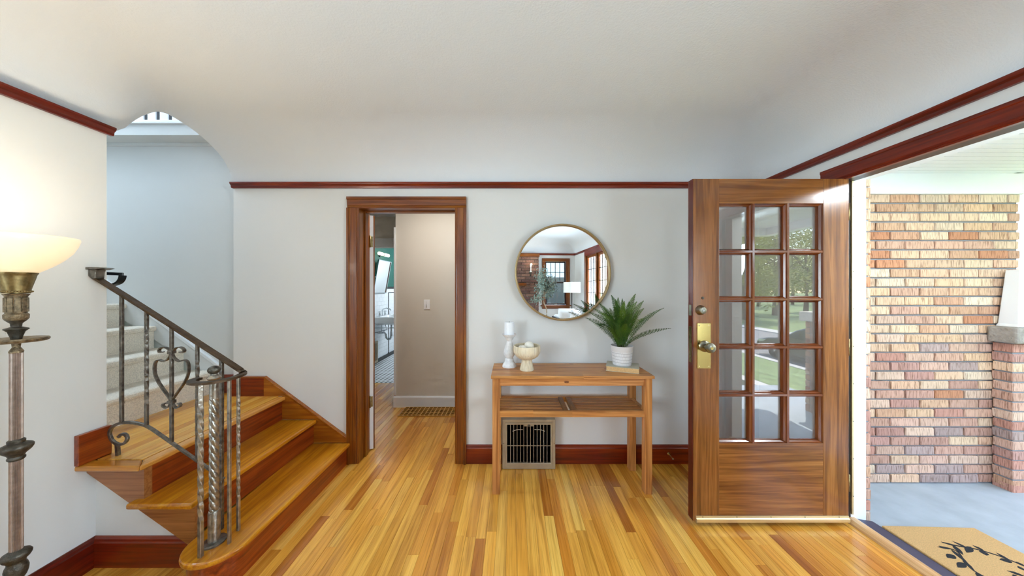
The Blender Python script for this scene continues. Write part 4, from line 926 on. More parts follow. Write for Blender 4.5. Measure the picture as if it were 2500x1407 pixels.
# door stop on the baseboard
ds = empty('door_stop', (1.237, 2.29, 0.08), 'small brass door stop on the baseboard by the front door', 'door stop')
p0 = P(1633, 1109, 2.288); p1 = P(1643, 1121, 2.215)
MB().lathe([(0.0001, 2.284), (0.010, 2.285), (0.013, 2.290)], p0.x, p0.z, 14, 'Y').build('rose', M['brass'], ds, smooth=True)
MB().tube([p0, p0 + (p1 - p0) * 0.85], 0.003, 8).build('rod', M['brass_old'], ds, smooth=True)
MB().ball(tuple(p1), 0.007, 12, 8).build('tip', M['nickel'], ds, smooth=True)

# ================================================================== FRONT DOOR
d1 = empty('door_1', (1.97, 1.72, 0), 'open mahogany front door with fifteen glass panes', 'door', kind='structure')
DY, DT = 1.695, 0.045
DX0, DX1, DZ0, DZ1 = 1.065, 1.982, 0.030, 2.043
GX0, GX1, GZ0, GZ1 = 1.219, 1.831, 0.486, 1.8975
bx('stile', M['door_z'], d1, DX0 + 0.001, GX0, DY, DY + DT, DZ0, DZ1, 0.0015)
bx('stile', M['door_z'], d1, GX1, DX1, DY, DY + DT, DZ0, DZ1, 0.0015)
bx('edge_strip', M['door_edge'], d1, DX0 - 0.0015, DX0 + 0.001, DY + 0.001, DY + DT - 0.001, DZ0, DZ1)
bx('top_rail', M['door_x'], d1, GX0, GX1, DY, DY + DT, GZ1, DZ1, 0.001)
bx('bottom_rail', M['door_x'], d1, GX0, GX1, DY + 0.0006, DY + DT, DZ0, GZ0, 0.001)
# mullions and muntins: front lip, moulded slopes down to the glass and the same behind
fw, bwid2 = 0.006, 0.019
cols = [GX0 + (GX1 - GX0) * k / 3 for k in range(4)]; rows = [GZ0 + (GZ1 - GZ0) * k / 5 for k in range(6)]
def munt(c): return [(c - fw, DY + 0.002), (c + fw, DY + 0.002), (c + fw + 0.003, DY + 0.010), (c + bwid2 - 0.004, DY + 0.018), (c + bwid2, DY + 0.028), (c + bwid2, DY + 0.036), (c + fw, DY + DT - 0.002), (c - fw, DY + DT - 0.002), (c - bwid2, DY + 0.036), (c - bwid2, DY + 0.028), (c - bwid2 + 0.004, DY + 0.018), (c - fw - 0.003, DY + 0.010)]
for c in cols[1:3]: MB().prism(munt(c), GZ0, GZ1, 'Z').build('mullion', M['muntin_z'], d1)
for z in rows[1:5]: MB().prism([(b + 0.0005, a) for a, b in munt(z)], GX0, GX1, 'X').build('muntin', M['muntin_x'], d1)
def bead(e, s): return [(e, DY + 0.003), (e + s * 0.003, DY + 0.010), (e + s * 0.010, DY + 0.018), (e + s * 0.013, DY + 0.028), (e + s * 0.013, DY + 0.036), (e, DY + DT - 0.003)]
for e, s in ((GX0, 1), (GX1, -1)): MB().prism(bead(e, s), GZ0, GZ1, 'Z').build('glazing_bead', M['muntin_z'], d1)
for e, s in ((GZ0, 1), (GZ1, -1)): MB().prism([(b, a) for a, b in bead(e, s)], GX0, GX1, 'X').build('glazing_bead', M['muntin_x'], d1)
for i in range(3):
    for j in range(5):
        bx('pane', M['glass'], d1, cols[i] + 0.005, cols[i + 1] - 0.005, DY + 0.0305, DY + 0.0335, rows[j] + 0.005, rows[j + 1] - 0.005)
# brass sweep
sw_ = MB().prism([(DY, 0.060), (DY - 0.003, 0.060), (DY - 0.004, 0.050), (DY - 0.011, 0.046), (DY - 0.012, 0.034), (DY - 0.008, 0.024), (DY, 0.020)], DX0 + 0.016, DX1 - 0.004, 'X').build('door_sweep', M['brass_sat'], d1, smooth='auto')
for k in range(5): MB().lathe([(0.0001, DY - 0.0055), (0.003, DY - 0.005), (0.003, DY - 0.003)], 1.12 + k * 0.20, 0.055, 8, 'Y').build('screw', M['brass_old'], sw_)
# knob set
kp = bx('knob_plate', M['brass'], d1, 1.0874, 1.1665, DY - 0.004, DY, 0.927, 1.193, 0.001)
for sx in (1.099, 1.154):
    for sz in (0.940, 1.180): MB().lathe([(0.0001, DY - 0.0065), (0.003, DY - 0.006), (0.004, DY - 0.004)], sx, sz, 10, 'Y').build('screw', M['brass_sat'], kp, smooth=True)
kc = (1.1290, 1.0580)
kn = MB().lathe([(0.0335, DY - 0.004), (0.033, DY - 0.009), (0.028, DY - 0.014), (0.014, DY - 0.017), (0.012, DY - 0.032), (0.018, DY - 0.038), (0.0275, DY - 0.046), (0.0295, DY - 0.054), (0.0275, DY - 0.062), (0.018, DY - 0.067), (0.0001, DY - 0.068)], kc[0], kc[1], 30, 'Y').build('door_knob', M['nickel'], kp, smooth='auto')
MB().lathe([(0.0085, DY - 0.0660), (0.0080, DY - 0.0695), (0.0001, DY - 0.0695)], kc[0], kc[1], 16, 'Y').build('keyhole', M['brass'], kp, smooth='auto')
db = MB().lathe([(0.0295, DY), (0.0280, DY - 0.006), (0.0205, DY - 0.024), (0.0190, DY - 0.026), (0.0165, DY - 0.027), (0.0001, DY - 0.0265)], 1.1080, 1.270, 28, 'Y').build('deadbolt', M['nickel'], d1, smooth='auto')
MB().lathe([(0.0075, DY - 0.027), (0.007, DY - 0.030), (0.0001, DY - 0.030)], 1.1080, 1.270, 14, 'Y').build('key_cylinder', M['chrome'], db, smooth='auto')
MB().lathe([(0.0080, DY), (0.0070, DY - 0.003), (0.004, DY - 0.0045), (0.0001, DY - 0.003)], 1.1215, 1.341, 14, 'Y').build('peephole', M['bronze_dark'], d1, smooth='auto')
for (z0, z1, mt) in ((1.236, 1.300, 'nickel'), (0.958, 1.172, 'brass_old')):
    bx('latch_plate', M[mt], d1, DX0 - 0.003, DX0 - 0.0015, DY + 0.010, DY + 0.036, z0, z1, 0.0005)
for zz in (0.25, 1.05, 1.85): MB().tube([(1.986, DY + 0.005, zz - 0.05), (1.986, DY + 0.005, zz + 0.05)], 0.006, 10).build('hinge', M['brass_old'], d1, smooth=True)

# ---- door frame: stained casing inside, white frame and brick return outside
fc = empty('trim_6', (XR, 1.25, 0), 'dark red stained casing around the front doorway', 'door casing', kind='structure')
CX = 1.956
MB().prism([(XR, 2.133), (CX - 0.004, 2.133), (CX - 0.004, 2.118), (CX, 2.114), (CX, 2.062), (CX + 0.004, 2.052), (CX - 0.001, 2.046), (CX + 0.002, 2.040), (XR, 2.040)], 0.675, 1.828, 'Y').build('head_board', M['trim_y'], fc)
bx('casing_board', M['door_edge'], fc, CX, XR, 1.742, 1.826, 0, 2.040, 0.002)
bx('casing_board', M['door_edge'], fc, CX, XR, 0.675, 0.768, 0, 2.040, 0.002)
bx('head_jamb', plain('dark_jamb_stain', '#2a0a06', 0.4), fc, XR - 0.02, 2.052, 0.78, 1.738, 2.042, 2.062)
bx('jamb', M['door_edge'], fc, XR, 2.040, 0.765, 0.782, 0, 2.045)
bx('jamb', plain('dark_brown_jamb', '#241a10', 0.6), fc, XR + 0.003, 2.040, 1.736, 1.751, 0.0, 2.045)  # far jamb strip in plain dark brown
ef = empty('trim_7', (2.1, 1.25, 0), 'white painted outer frame of the front doorway', 'door frame', kind='structure')
wj = bx('outer_jamb', M['ext_white'], ef, 2.040, 2.134, 1.736, 1.80, 0.0, 2.10, 0.002)
bx('weather_strip', M['brass_sat'], wj, 2.040, 2.050, 1.728, 1.736, 0.04, 2.05, 0.001)
for k in range(9): MB().lathe([(0.0001, 1.7265), (0.0025, 1.727), (0.0025, 1.728)], 2.047, 0.15 + k * 0.225, 8, 'Y').build('nail', M['bronze_dark'], wj)
bx('outer_jamb', M['ext_white'], ef, 2.040, 2.134, 0.72, 0.780, 0.0, 2.10, 0.002)
bx('outer_head', M['ext_white'], ef, 2.052, 2.155, 0.72, 1.80, 2.055, 2.12, 0.002)

# ================================================================== PORCH
ZP = -0.018
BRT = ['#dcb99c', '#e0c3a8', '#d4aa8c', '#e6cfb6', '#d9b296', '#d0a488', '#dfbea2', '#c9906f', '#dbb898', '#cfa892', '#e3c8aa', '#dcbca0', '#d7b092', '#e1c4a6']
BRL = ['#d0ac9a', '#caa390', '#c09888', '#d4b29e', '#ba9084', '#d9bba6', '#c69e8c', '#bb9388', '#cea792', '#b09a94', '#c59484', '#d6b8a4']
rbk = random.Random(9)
def brick_color(o, z):  # tan rows above, pinkish below: brick tone with some lighting put in
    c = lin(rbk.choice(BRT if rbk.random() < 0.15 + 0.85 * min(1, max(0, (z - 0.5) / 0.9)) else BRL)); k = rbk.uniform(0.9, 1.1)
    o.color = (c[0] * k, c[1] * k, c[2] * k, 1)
def brick_mesh(lx, ly, lz_, j=0.0015, seed=0):
    r = random.Random(seed); m = MB(); q = lambda: r.uniform(-j, j)
    c = 0.004
    xs, ys, zs = (0, lx), (0, ly), (0, lz_)
    m.box(0, lx, 0, ly, 0, lz_)
    me = bpy.data.meshes.new('brick'); me.from_pydata([(a + q(), b + q(), z + q()) for a, b, z in m.v], [], m.f); me.update()
    bm = bmesh.new(); bm.from_mesh(me); bmesh.ops.recalc_face_normals(bm, faces=bm.faces[:]); bmesh.ops.bevel(bm, geom=bm.edges[:], offset=c, segments=1, affect='EDGES'); bm.to_mesh(me); bm.free()
    me.materials.append(M['brick']); return me
_bc = {}
def brick(parent, x, y, z, lx, ly, lz_=0.0565, v=None):
    key = (round(lx, 3), round(ly, 3), round(lz_, 3), rbk.randrange(4))
    if key not in _bc: _bc[key] = brick_mesh(lx, ly, lz_, seed=hash(key) % 999)
    o = obj('brick', _bc[key], parent, loc=(x, y, z)); brick_color(o, z); return o
CRS, PIT, MJ = 0.0677, 0.2135, 0.0105
YW = 2.086
pw = struct(bx('wall_porch', M['mortar'], None, 2.13, 3.675, YW + 0.013, YW + 0.10, -0.1, 2.078), 'rug-faced tan brick side wall of the porch', 'brick wall')
r = 0; z = 2.078 - CRS
while z > -0.09:
    xj = 2.7415 if r % 2 == 0 else 2.6346
    xs = [2.19] + [xj + k * PIT for k in range(-3, 6) if 2.19 < xj + k * PIT < 3.68]
    xend = 3.685 - (0.012 if r % 2 else 0.0) if z > 1.0 else 3.50
    xs = [v for v in xs if v < xend - 0.03] + [xend]
    for a, b in zip(xs, xs[1:]):
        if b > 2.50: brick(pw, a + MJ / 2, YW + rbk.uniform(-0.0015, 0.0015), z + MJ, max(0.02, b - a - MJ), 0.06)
    r += 1; z -= CRS
# brick return beside the white frame
br_ = struct(bx('wall_brick_return', M['mortar'], None, 2.138, 2.163, 1.750, 1.80, -0.03, 2.30), 'narrow strip of brick beside the white door frame', 'brick wall')
z = 2.078 + 2 * CRS; r = 0
while z > -0.04:
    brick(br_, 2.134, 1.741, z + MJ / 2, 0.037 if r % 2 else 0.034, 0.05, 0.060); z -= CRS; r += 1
struct(wall_grid('wall_house_front', M['mortar'], 'X', 2.134, 2.165, 1.80, 2.086, -0.6, 2.30), 'house front beside the porch wall', 'wall')
struct(wall_grid('wall_house_side', M['mortar'], 'X', 2.134, 2.165, -3.0, 0.72, -0.6, 2.9, [(-1.62, 0.10, 0.75, 2.10)]), 'house front below the side windows', 'wall')
# added fill light under the porch ceiling, brightens brick and floor
pl_ = empty('porch_fill', (2.72, 1.0, 2.222), 'added glowing fill disc on the white porch ceiling', 'fill light')
MB().lathe([(0.13, 2.223), (0.13, 2.205), (0.10, 2.200), (0.0005, 2.200)], 2.72, 1.0, 28).build('glow_cover', glow('porch_fill_glow', '#ffffff', 1.0), pl_, smooth='auto')
lamp('porch_fill_light', 'AREA', (2.72, 1.0, 2.195), 17, (0.90, 0.95, 1.0), shape='DISK', size=0.24)
# floor, frieze, ceiling boards, beam, roof
struct(bx('floor_porch', M['concrete'], None, 2.165, 3.95, -0.75, 2.5, -0.25, ZP), 'pale concrete porch floor', 'porch floor')
struct(bx('trim_frieze', M['ext_white'], None, 2.15, 3.70, 2.070, 2.19, 2.078, 2.225, 0.002), 'white frieze board above the porch brick wall', 'trim')
pc = struct(bx('ceiling_porch', M['ext_white'], None, 2.15, 3.70, -0.62, 2.20, 2.232, 2.50), 'white beadboard porch ceiling', 'porch ceiling')
y = -0.60
bme = bpy.data.meshes.new('ceiling_board'); tmb = MB().box(2.15, 3.60, 0.0015, 0.0505, 2.224, 2.234); bme.from_pydata(tmb.v, [], tmb.f); bme.materials.append(M['ext_white'])
while y < 2.05:
    obj('ceiling_board', bme, pc, loc=(0, y, 0)); y += 0.0535
struct(bx('ceiling_porch_shade', M['ext_white'], None, 3.70, 4.9, 0.05, 2.6, 2.30, 2.46), 'added unseen white eave shading the porch wall', 'porch eave')  # unseen eave added to keep the sun off the brick wall
struct(bx('trim_porch_beam', M['ext_white'], None, 3.50, 3.62, -0.62, 1.15, 2.125, 2.232, 0.004), 'white front beam of the porch roof', 'beam')
struct(bx('trim_porch_end_beam', M['ext_white'], None, 2.165, 3.50, -0.62, -0.50, 2.125, 2.232, 0.004), 'white end beam of the porch roof', 'beam')
# piers with stone caps and tapered white pedestals
def pier(x0, x1, y0, y1, label, lab2, lab3, capmat):
    p = empty('brick_pier', ((x0 + x1) / 2, (y0 + y1) / 2, ZP), label, 'brick pier', 'brick piers of the porch')
    bx('mortar_core', M['mortar'], p, x0 + 0.008, x1 - 0.008, y0 + 0.008, y1 - 0.008, ZP, 1.02)
    z = 1.015 - CRS; r = 0
    while z > ZP - 0.06:
        zz = max(z, ZP - 0.012); hgt = 0.0575
        w = x1 - x0; dlen = y1 - y0
        # bricks on the two long faces then the two side faces, alternating corners
        xs = [x0, x0 + w / 2, x1] if r % 2 else [x0 + 0.0, x0 + w * 0.30, x0 + w * 0.75, x1]
        for a, b in zip(xs, xs[1:]):
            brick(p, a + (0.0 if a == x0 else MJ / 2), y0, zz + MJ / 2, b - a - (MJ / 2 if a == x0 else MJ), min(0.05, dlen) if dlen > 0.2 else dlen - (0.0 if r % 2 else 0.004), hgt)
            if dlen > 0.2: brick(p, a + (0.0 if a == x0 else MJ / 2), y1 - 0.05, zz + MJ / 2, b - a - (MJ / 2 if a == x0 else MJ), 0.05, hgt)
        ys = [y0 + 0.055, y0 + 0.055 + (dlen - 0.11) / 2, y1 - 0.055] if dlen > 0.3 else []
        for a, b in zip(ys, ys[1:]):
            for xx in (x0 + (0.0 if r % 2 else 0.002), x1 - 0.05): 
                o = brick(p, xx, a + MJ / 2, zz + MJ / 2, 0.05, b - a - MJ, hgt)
        z -= CRS; r += 1
    m = MB().box(x0 - 0.037, x1 + 0.037, y0 - 0.039, y1 + (0.02 if y1 < 2 else 0.0), 1.018, 1.128)
    cp = m.build('stone_cap', capmat, p, bevel=0.012, seg=2)
    return p
pier(3.467, 3.93, 1.993, 2.084, 'brick pier with rough grey stone cap at the porch wall', '', '', M['stone'])
pier(3.40, 3.86, 0.11, 0.57, 'brick pier with stone cap reflected in the front door glass', '', '', M['stone2'])
def pedestal(x0, x1, y0, y1, z1, label, t=0.055):
    m = MB(); z0 = 1.128
    lv = [(0.0, z0), (0.012, z0 + 0.02), (t, z1)]
    for d, z in lv: m.v += [(x0 + d, y0 + d * .4, z), (x1 - d, y0 + d * .4, z), (x1 - d, y1 - d * .4, z), (x0 + d, y1 - d * .4, z)]
    for k in range(len(lv) - 1): m.f += [(k * 4 + i, k * 4 + (i + 1) % 4, k * 4 + 4 + (i + 1) % 4, k * 4 + 4 + i) for i in range(4)]
    m.f += [(3, 2, 1, 0), tuple(range((len(lv) - 1) * 4, len(lv) * 4))]
    tag(m.build('tapered_column', M['ext_white'], None, bevel=0.004), label, 'column', 'tapered columns of the porch')
pedestal(3.488, 3.86, 1.985, 2.082, 1.528, 'short tapered white column on the stone cap at the brick wall', 0.045)
pedestal(3.45, 3.82, 0.15, 0.53, 2.125, 'tapered white column on the stone cap reflected in the door', 0.06)

# ---- doormat
dm = empty('doormat', (2.44, 1.28, ZP), 'coir doormat with a black leafy branch print on the porch', 'doormat')
ZM = ZP + 0.018
MB().prism([(2.178, 1.70), (2.178, 0.86), (2.70, 0.86), (2.70, 1.685)], ZP, ZM, 'Z').build('coir_pile', M['mat'], dm, bevel=0.006, seg=2)
def on_mat(px, py): q = PZ(px, py, ZM); return (q.x, q.y)
def leaf_print(a, b, w):
    a = Vector((*a, 0)); b = Vector((*b, 0)); d = b - a; L = d.length; t = d / L; s = Vector((-t.y, t.x, 0)); pts = []
    for k in range(9): u = k / 8; pts.append(a + t * (L * u) + s * (w * math.sin(PI * u ** 0.8)))
    for k in range(7, 0, -1): u = k / 8; pts.append(a + t * (L * u) - s * (w * math.sin(PI * u ** 0.8)))
    MB().prism([(p.x, p.y) for p in pts], ZM - 0.001, ZM + 0.0012, 'Z').build('printed_leaf', M['mat_print'], dm)
def stem_print(pts, w=0.004):
    pts = smoothpath([Vector((*on_mat(*p), ZM)) for p in pts], 5)
    MB().sweep(pts, rect(w * 2, 0.002), up=(0, 0, 1)).build('printed_stem', M['mat_print'], dm)
stem_print([(2294, 1335), (2322, 1341), (2340, 1350), (2355, 1372), (2375, 1392), (2400, 1407), (2440, 1425)])
stem_print([(2300, 1325), (2340, 1334), (2380, 1341), (2420, 1352), (2460, 1366), (2500, 1383), (2560, 1412)])
for (a, b, w) in (((2322, 1341), (2288, 1336), 0.006), ((2335, 1334), (2297, 1324), 0.007), ((2360, 1338), (2325, 1322), 0.008), ((2327, 1332), (2352, 1356), 0.011), ((2370, 1336), (2360, 1350), 0.013), ((2322, 1342), (2365, 1378), 0.009), ((2330, 1357), (2312, 1362), 0.014), ((2402, 1345), (2374, 1332), 0.009), ((2398, 1346), (2408, 1357), 0.014), ((2350, 1368), (2380, 1395), 0.008), ((2355, 1376), (2338, 1386), 0.013), ((2465, 1370), (2432, 1350), 0.009), ((2470, 1372), (2440, 1367), 0.012), ((2500, 1383), (2480, 1372), 0.009), ((2500, 1390), (2485, 1387), 0.012), ((2385, 1398), (2400, 1420), 0.01), ((2500, 1407), (2458, 1394), 0.009), ((2490, 1412), (2470, 1405), 0.013)):
    leaf_print(on_mat(*a), on_mat(*b), w)

# ================================================================== OUTDOORS (seen reflected in the door panes)
struct(bx('ground_walk', M['concrete_out'], None, 3.95, 4.16, -7, 3, -0.45, -0.17), 'concrete walk in front of the porch', 'walk')
struct(bx('ground_mulch', M['mulch'], None, 4.16, 4.34, -7, 3, -0.6, -0.38), 'mulch strip along the walk', 'ground')
m = MB(); m.v = [(4.30, -30, -0.40), (4.30, 12, -0.40), (10.3, 12, -1.50), (10.3, -30, -1.50)]; m.f = [(0, 1, 2, 3)]
tag(m.build('front_lawn', M['grass']), 'sloping green front lawn beyond the porch', 'lawn', kind='stuff')
struct(bx('ground_kerb', M['concrete_out'], None, 10.3, 10.6, -30, 12, -1.9, -1.48), 'concrete kerb at the street', 'kerb')
struct(bx('ground_street', M['asphalt'], None, 10.6, 17.5, -60, 20, -1.9, -1.62), 'grey street in front of the house', 'street')
struct(bx('ground_far_kerb', M['concrete_out'], None, 17.5, 18.6, -60, 20, -1.9, -1.56), 'pale sidewalk across the street', 'sidewalk')
m = MB(); m.v = [(18.6, -160, -1.57), (18.6, 60, -1.57), (170, 60, -1.57), (170, -160, -1.57)]; m.f = [(0, 1, 2, 3)]
tag(m.build('park_lawn', M['grass']), 'wide green park lawn across the street', 'lawn', kind='stuff')
m = MB(); m.v = [(-30, -60, -1.95), (10.6, -60, -1.95), (10.6, 20, -1.95), (-30, 20, -1.95)]; m.f = [(0, 1, 2, 3)]
tag(m.build('side_yard', M['grass']), 'grass yard around the house', 'lawn', kind='stuff')
# trees
rtree = random.Random(4)
def tree(x, y, h, rad, label, nleaf=6000, trunk=0.22):
    zg = -1.55
    t = empty('park_tree', (x, y, zg), label, 'tree', 'trees in the park across the street')
    MB().tube(smoothpath([(x, y, zg), (x + .1, y, zg + h * .25), (x - .1, y + .1, zg + h * .5), (x, y, zg + h * .8)], 4), trunk, 9, scale=lambda u: 1.2 - 0.9 * u).build('trunk', M['bark'], t, smooth=True)
    for k in range(6):
        a = k * 1.05; z0 = zg + h * (0.30 + 0.06 * k)
        MB().tube([(x, y, z0), (x + rad * .4 * math.cos(a), y + rad * .4 * math.sin(a), z0 + h * .16), (x + rad * .75 * math.cos(a), y + rad * .75 * math.sin(a), z0 + h * .22)], trunk * 0.4, 6, scale=lambda u: 1 - 0.7 * u).build('branch', M['bark'], t, smooth=True)
    blobs = []
    for k in range(22):
        a = rtree.uniform(0, 2 * PI); rr = rad * math.sqrt(rtree.random()) * 0.8; zz = zg + h * rtree.uniform(0.22, 0.96)
        blobs.append((x + rr * math.cos(a), y + rr * math.sin(a), zz, rad * rtree.uniform(0.28, 0.46)))
    m = MB()
    for k in range(nleaf):
        b = rtree.choice(blobs); v = Vector((rtree.gauss(0, 1), rtree.gauss(0, 1), rtree.gauss(0, 0.8))).normalized() * b[3] * rtree.uniform(0.5, 1.0)
        c = Vector(b[:3]) + v; s = rtree.uniform(0.08, 0.18)
        e1 = Vector((rtree.gauss(0, 1), rtree.gauss(0, 1), rtree.gauss(0, .5))).normalized(); e2 = e1.orthogonal().normalized()
        m.add([c - e1 * s, c + e2 * s * .5, c + e1 * s, c - e2 * s * .5], [(0, 1, 2, 3)])
    o = m.build('foliage', M['leaf'], t, fix=False); o['kind'] = 'stuff'
def RP(px, d): return ((px - 1250) / K * d, 3.43 - d)
for (px, d, h, rad, lab) in ((1815, 27, 9.5, 3.6, 'tall golden green park tree at the left of the door reflection'), (1892, 31, 10.5, 3.9, 'broad olive green park tree in the middle of the door reflection'), (1968, 35, 10.5, 3.4, 'sunlit park tree at the right of the door reflection'), (1852, 46, 13, 5.0, 'far park tree behind the golden green one'), (1935, 51, 13, 5.0, 'far park tree behind the broad olive green one'), (2010, 60, 14, 5.5, 'far park tree at the right edge of the door reflection'), (1905, 78, 16, 8.0, 'most distant park tree on the lawn')):
    x_, y_ = RP(px, d); tree(x_, y_, h, rad, lab)
# parked car, nose away from the door
cr = empty('parked_car', (12.2, -7.6, -1.62), 'dark grey sedan parked on the street, reflected in the door glass', 'car')
CY0, CZ0 = -9.95, -1.62          # nose y, ground z (car runs toward +y)
def cpt(u, z): return (CY0 + u, CZ0 + z)
side = [(0.05, 0.32), (0.0, 0.52), (0.08, 0.70), (0.55, 0.82), (1.15, 0.92), (1.25, 0.93), (1.85, 1.32), (2.15, 1.43), (2.75, 1.46), (3.30, 1.40), (3.95, 1.05), (4.50, 0.98), (4.62, 0.80), (4.60, 0.40), (4.45, 0.30), (4.00, 0.28), (3.96, 0.48), (3.78, 0.64), (3.54, 0.64), (3.36, 0.48), (3.32, 0.24), (1.30, 0.24), (1.26, 0.48), (1.08, 0.64), (0.84, 0.64), (0.66, 0.48), (0.62, 0.28)]
MB().prism([cpt(u, z) for u, z in side], 11.35, 13.10, 'X').build('body', M['car'], cr, bevel=0.06, seg=3)
for nm, pts in (('side_window', [(1.45, 0.98), (1.95, 1.30), (2.20, 1.38), (2.55, 1.40), (2.55, 0.98)]), ('side_window', [(2.63, 0.98), (2.63, 1.40), (3.20, 1.34), (3.70, 1.02)])):
    MB().prism([cpt(u, z) for u, z in pts], 11.335, 11.36, 'X').build(nm, M['car_glass'], cr)
m = MB(); m.v = [(11.50, CY0 + 1.27, CZ0 + 0.95), (12.95, CY0 + 1.27, CZ0 + 0.95), (12.85, CY0 + 1.84, CZ0 + 1.325), (11.60, CY0 + 1.84, CZ0 + 1.325)]; m.f = [(0, 1, 2, 3)]
m.build('windscreen', M['car_glass'], cr)
MB().prism([cpt(u, z) for u, z in ((0.10, 0.60), (0.14, 0.70), (0.55, 0.74), (0.40, 0.62))], 11.325, 11.36, 'X').build('headlight', M['alloy'], cr, bevel=0.006)
for (u, xw, sgn) in ((0.96, 11.34, 1), (3.66, 11.34, 1), (0.96, 13.11, -1), (3.66, 13.11, -1)):
    cy, cz = CY0 + u, CZ0 + 0.325
    w_ = MB().lathe([(0.22, xw), (0.31, xw), (0.325, xw + sgn * 0.03), (0.325, xw + sgn * 0.19), (0.22, xw + sgn * 0.21)], cy, cz, 26, 'X').build('wheel', M['tyre'], cr, smooth='auto')
    m = MB().lathe([(0.045, xw - sgn * 0.006), (0.05, xw + sgn * 0.02), (0.0001, xw + sgn * 0.02)], cy, cz, 14, 'X')
    for k in range(5):
        a = 2 * PI * k / 5; dv = Vector((0, math.cos(a), math.sin(a))); sv_ = Vector((0, -math.sin(a), math.cos(a))); c_ = Vector((xw, cy, cz))
        m.add([c_ + dv * 0.03 - sv_ * 0.03, c_ + dv * 0.22 - sv_ * 0.05, c_ + dv * 0.22 + sv_ * 0.05, c_ + dv * 0.03 + sv_ * 0.03] + [q + Vector((sgn * 0.03, 0, 0)) for q in (c_ + dv * 0.03 - sv_ * 0.03, c_ + dv * 0.22 - sv_ * 0.05, c_ + dv * 0.22 + sv_ * 0.05, c_ + dv * 0.03 + sv_ * 0.03)], [(0, 1, 2, 3), (7, 6, 5, 4), (0, 4, 5, 1), (1, 5, 6, 2), (2, 6, 7, 3), (3, 7, 4, 0)])
    m.build('alloy_rim', M['alloy'], w_)
# neighbouring house outside the rear window
nh = empty('neighbour_house', (1.5, -7.0, -1.9), 'pale blue sided neighbouring house outside the rear window', 'house')
bx('wall', M['siding'], nh, -6, 4.2, -8.2, -7.2, -1.95, 4.0)
for z in range(18): bx('siding_board', M['siding'], nh, -2, 4.2, -7.2, -7.18, -0.6 + z * 0.2, -0.415 + z * 0.2)
MB().prism([(-8.6, 3.9), (-6.8, 3.9), (-7.7, 5.2)], -6.5, 4.25, 'X').build('roof', plain('roof_shingle', '#6a6560', 0.9), nh)
for x0 in (0.6, 2.2):
    w_ = bx('window', M['ext_white'], nh, x0, x0 + 0.9, -7.2, -7.15, 0.6, 1.9); bx('pane', M['car_glass'], w_, x0 + 0.06, x0 + 0.84, -7.155, -7.148, 0.66, 1.84)

# ================================================================== REAR OF THE ROOM (seen in the round mirror)
# windows
w1 = empty('window_1', (1.49, YR, 1.0), 'dark stained double-hung window reflected in the round mirror', 'window', kind='structure')
WX0, WX1, WZ0, WZ1 = 1.238, 1.75, 0.99, 2.045
for (x0, x1, z0, z1, nm, mt) in ((1.158, WX0, 0.98, 2.045, 'casing_board', 'trim_z'), (WX1, 1.843, 0.98, 2.045, 'casing_board', 'trim_z'), (1.158, 1.843, 2.045, 2.123, 'head_board', 'casing_x'), (1.13, 1.87, 0.955, 0.985, 'window_stool', 'casing_x'), (1.16, 1.84, 0.895, 0.955, 'window_apron', 'casing_x')):
    bx(nm, M[mt], w1, x0, x1, YR, YR + (0.05 if nm == 'window_stool' else 0.022), z0, z1, 0.003)
dkw = plain('dark_sash_stain', '#2c130b', 0.4)
us_ = rect_ring(WX0, WX1, 1.52, WZ1, 0.03, YR - 0.06, YR - 0.03).build('upper_sash', dkw, w1)
ls_ = rect_ring(WX0, WX1, WZ0, 1.55, 0.035, YR - 0.03, YR).build('lower_sash', dkw, w1)
for k in range(1, 4): xx = WX0 + 0.03 + (WX1 - WX0 - 0.06) * k / 4; bx('glazing_bar', dkw, us_, xx - 0.006, xx + 0.006, YR - 0.055, YR - 0.035, 1.55, WZ1 - 0.03)
bx('glazing_bar', dkw, us_, WX0 + 0.03, WX1 - 0.03, YR - 0.055, YR - 0.035, 1.775, 1.787)
bx('pane', M['win_glass'], us_, WX0 + 0.02, WX1 - 0.02, YR - 0.047, YR - 0.044, 1.54, WZ1 - 0.02)
bx('pane', M['win_glass'], ls_, WX0 + 0.025, WX1 - 0.025, YR - 0.017, YR - 0.014, WZ0 + 0.025, 1.525)
bx('sash_lift', M['nickel'], ls_, 1.46, 1.53, YR, YR + 0.012, 1.0, 1.015)
w2 = empty('window_2', (XR, -0.75, 0.8), 'row of tall leaded casement windows reflected at the right of the mirror', 'window', kind='structure')
for (y0, y1, z0, z1, nm) in ((-1.70, -1.61, 0.75, 2.10, 'casing_board'), (0.09, 0.18, 0.75, 2.10, 'casing_board'), (-1.70, 0.18, 2.09, 2.198, 'head_board'), (-1.72, 0.20, 0.72, 0.76, 'window_stool'), (-1.06, -1.00, 0.75, 2.10, 'mullion_post'), (-0.52, -0.46, 0.75, 2.10, 'mullion_post')):
    bx(nm, M['trim_y'] if 'board' in nm and nm[0] == 'h' else M['trim_z'], w2, XR - (0.05 if nm == 'window_stool' else 0.022), XR + 0.05, y0, y1, z0, z1, 0.003)
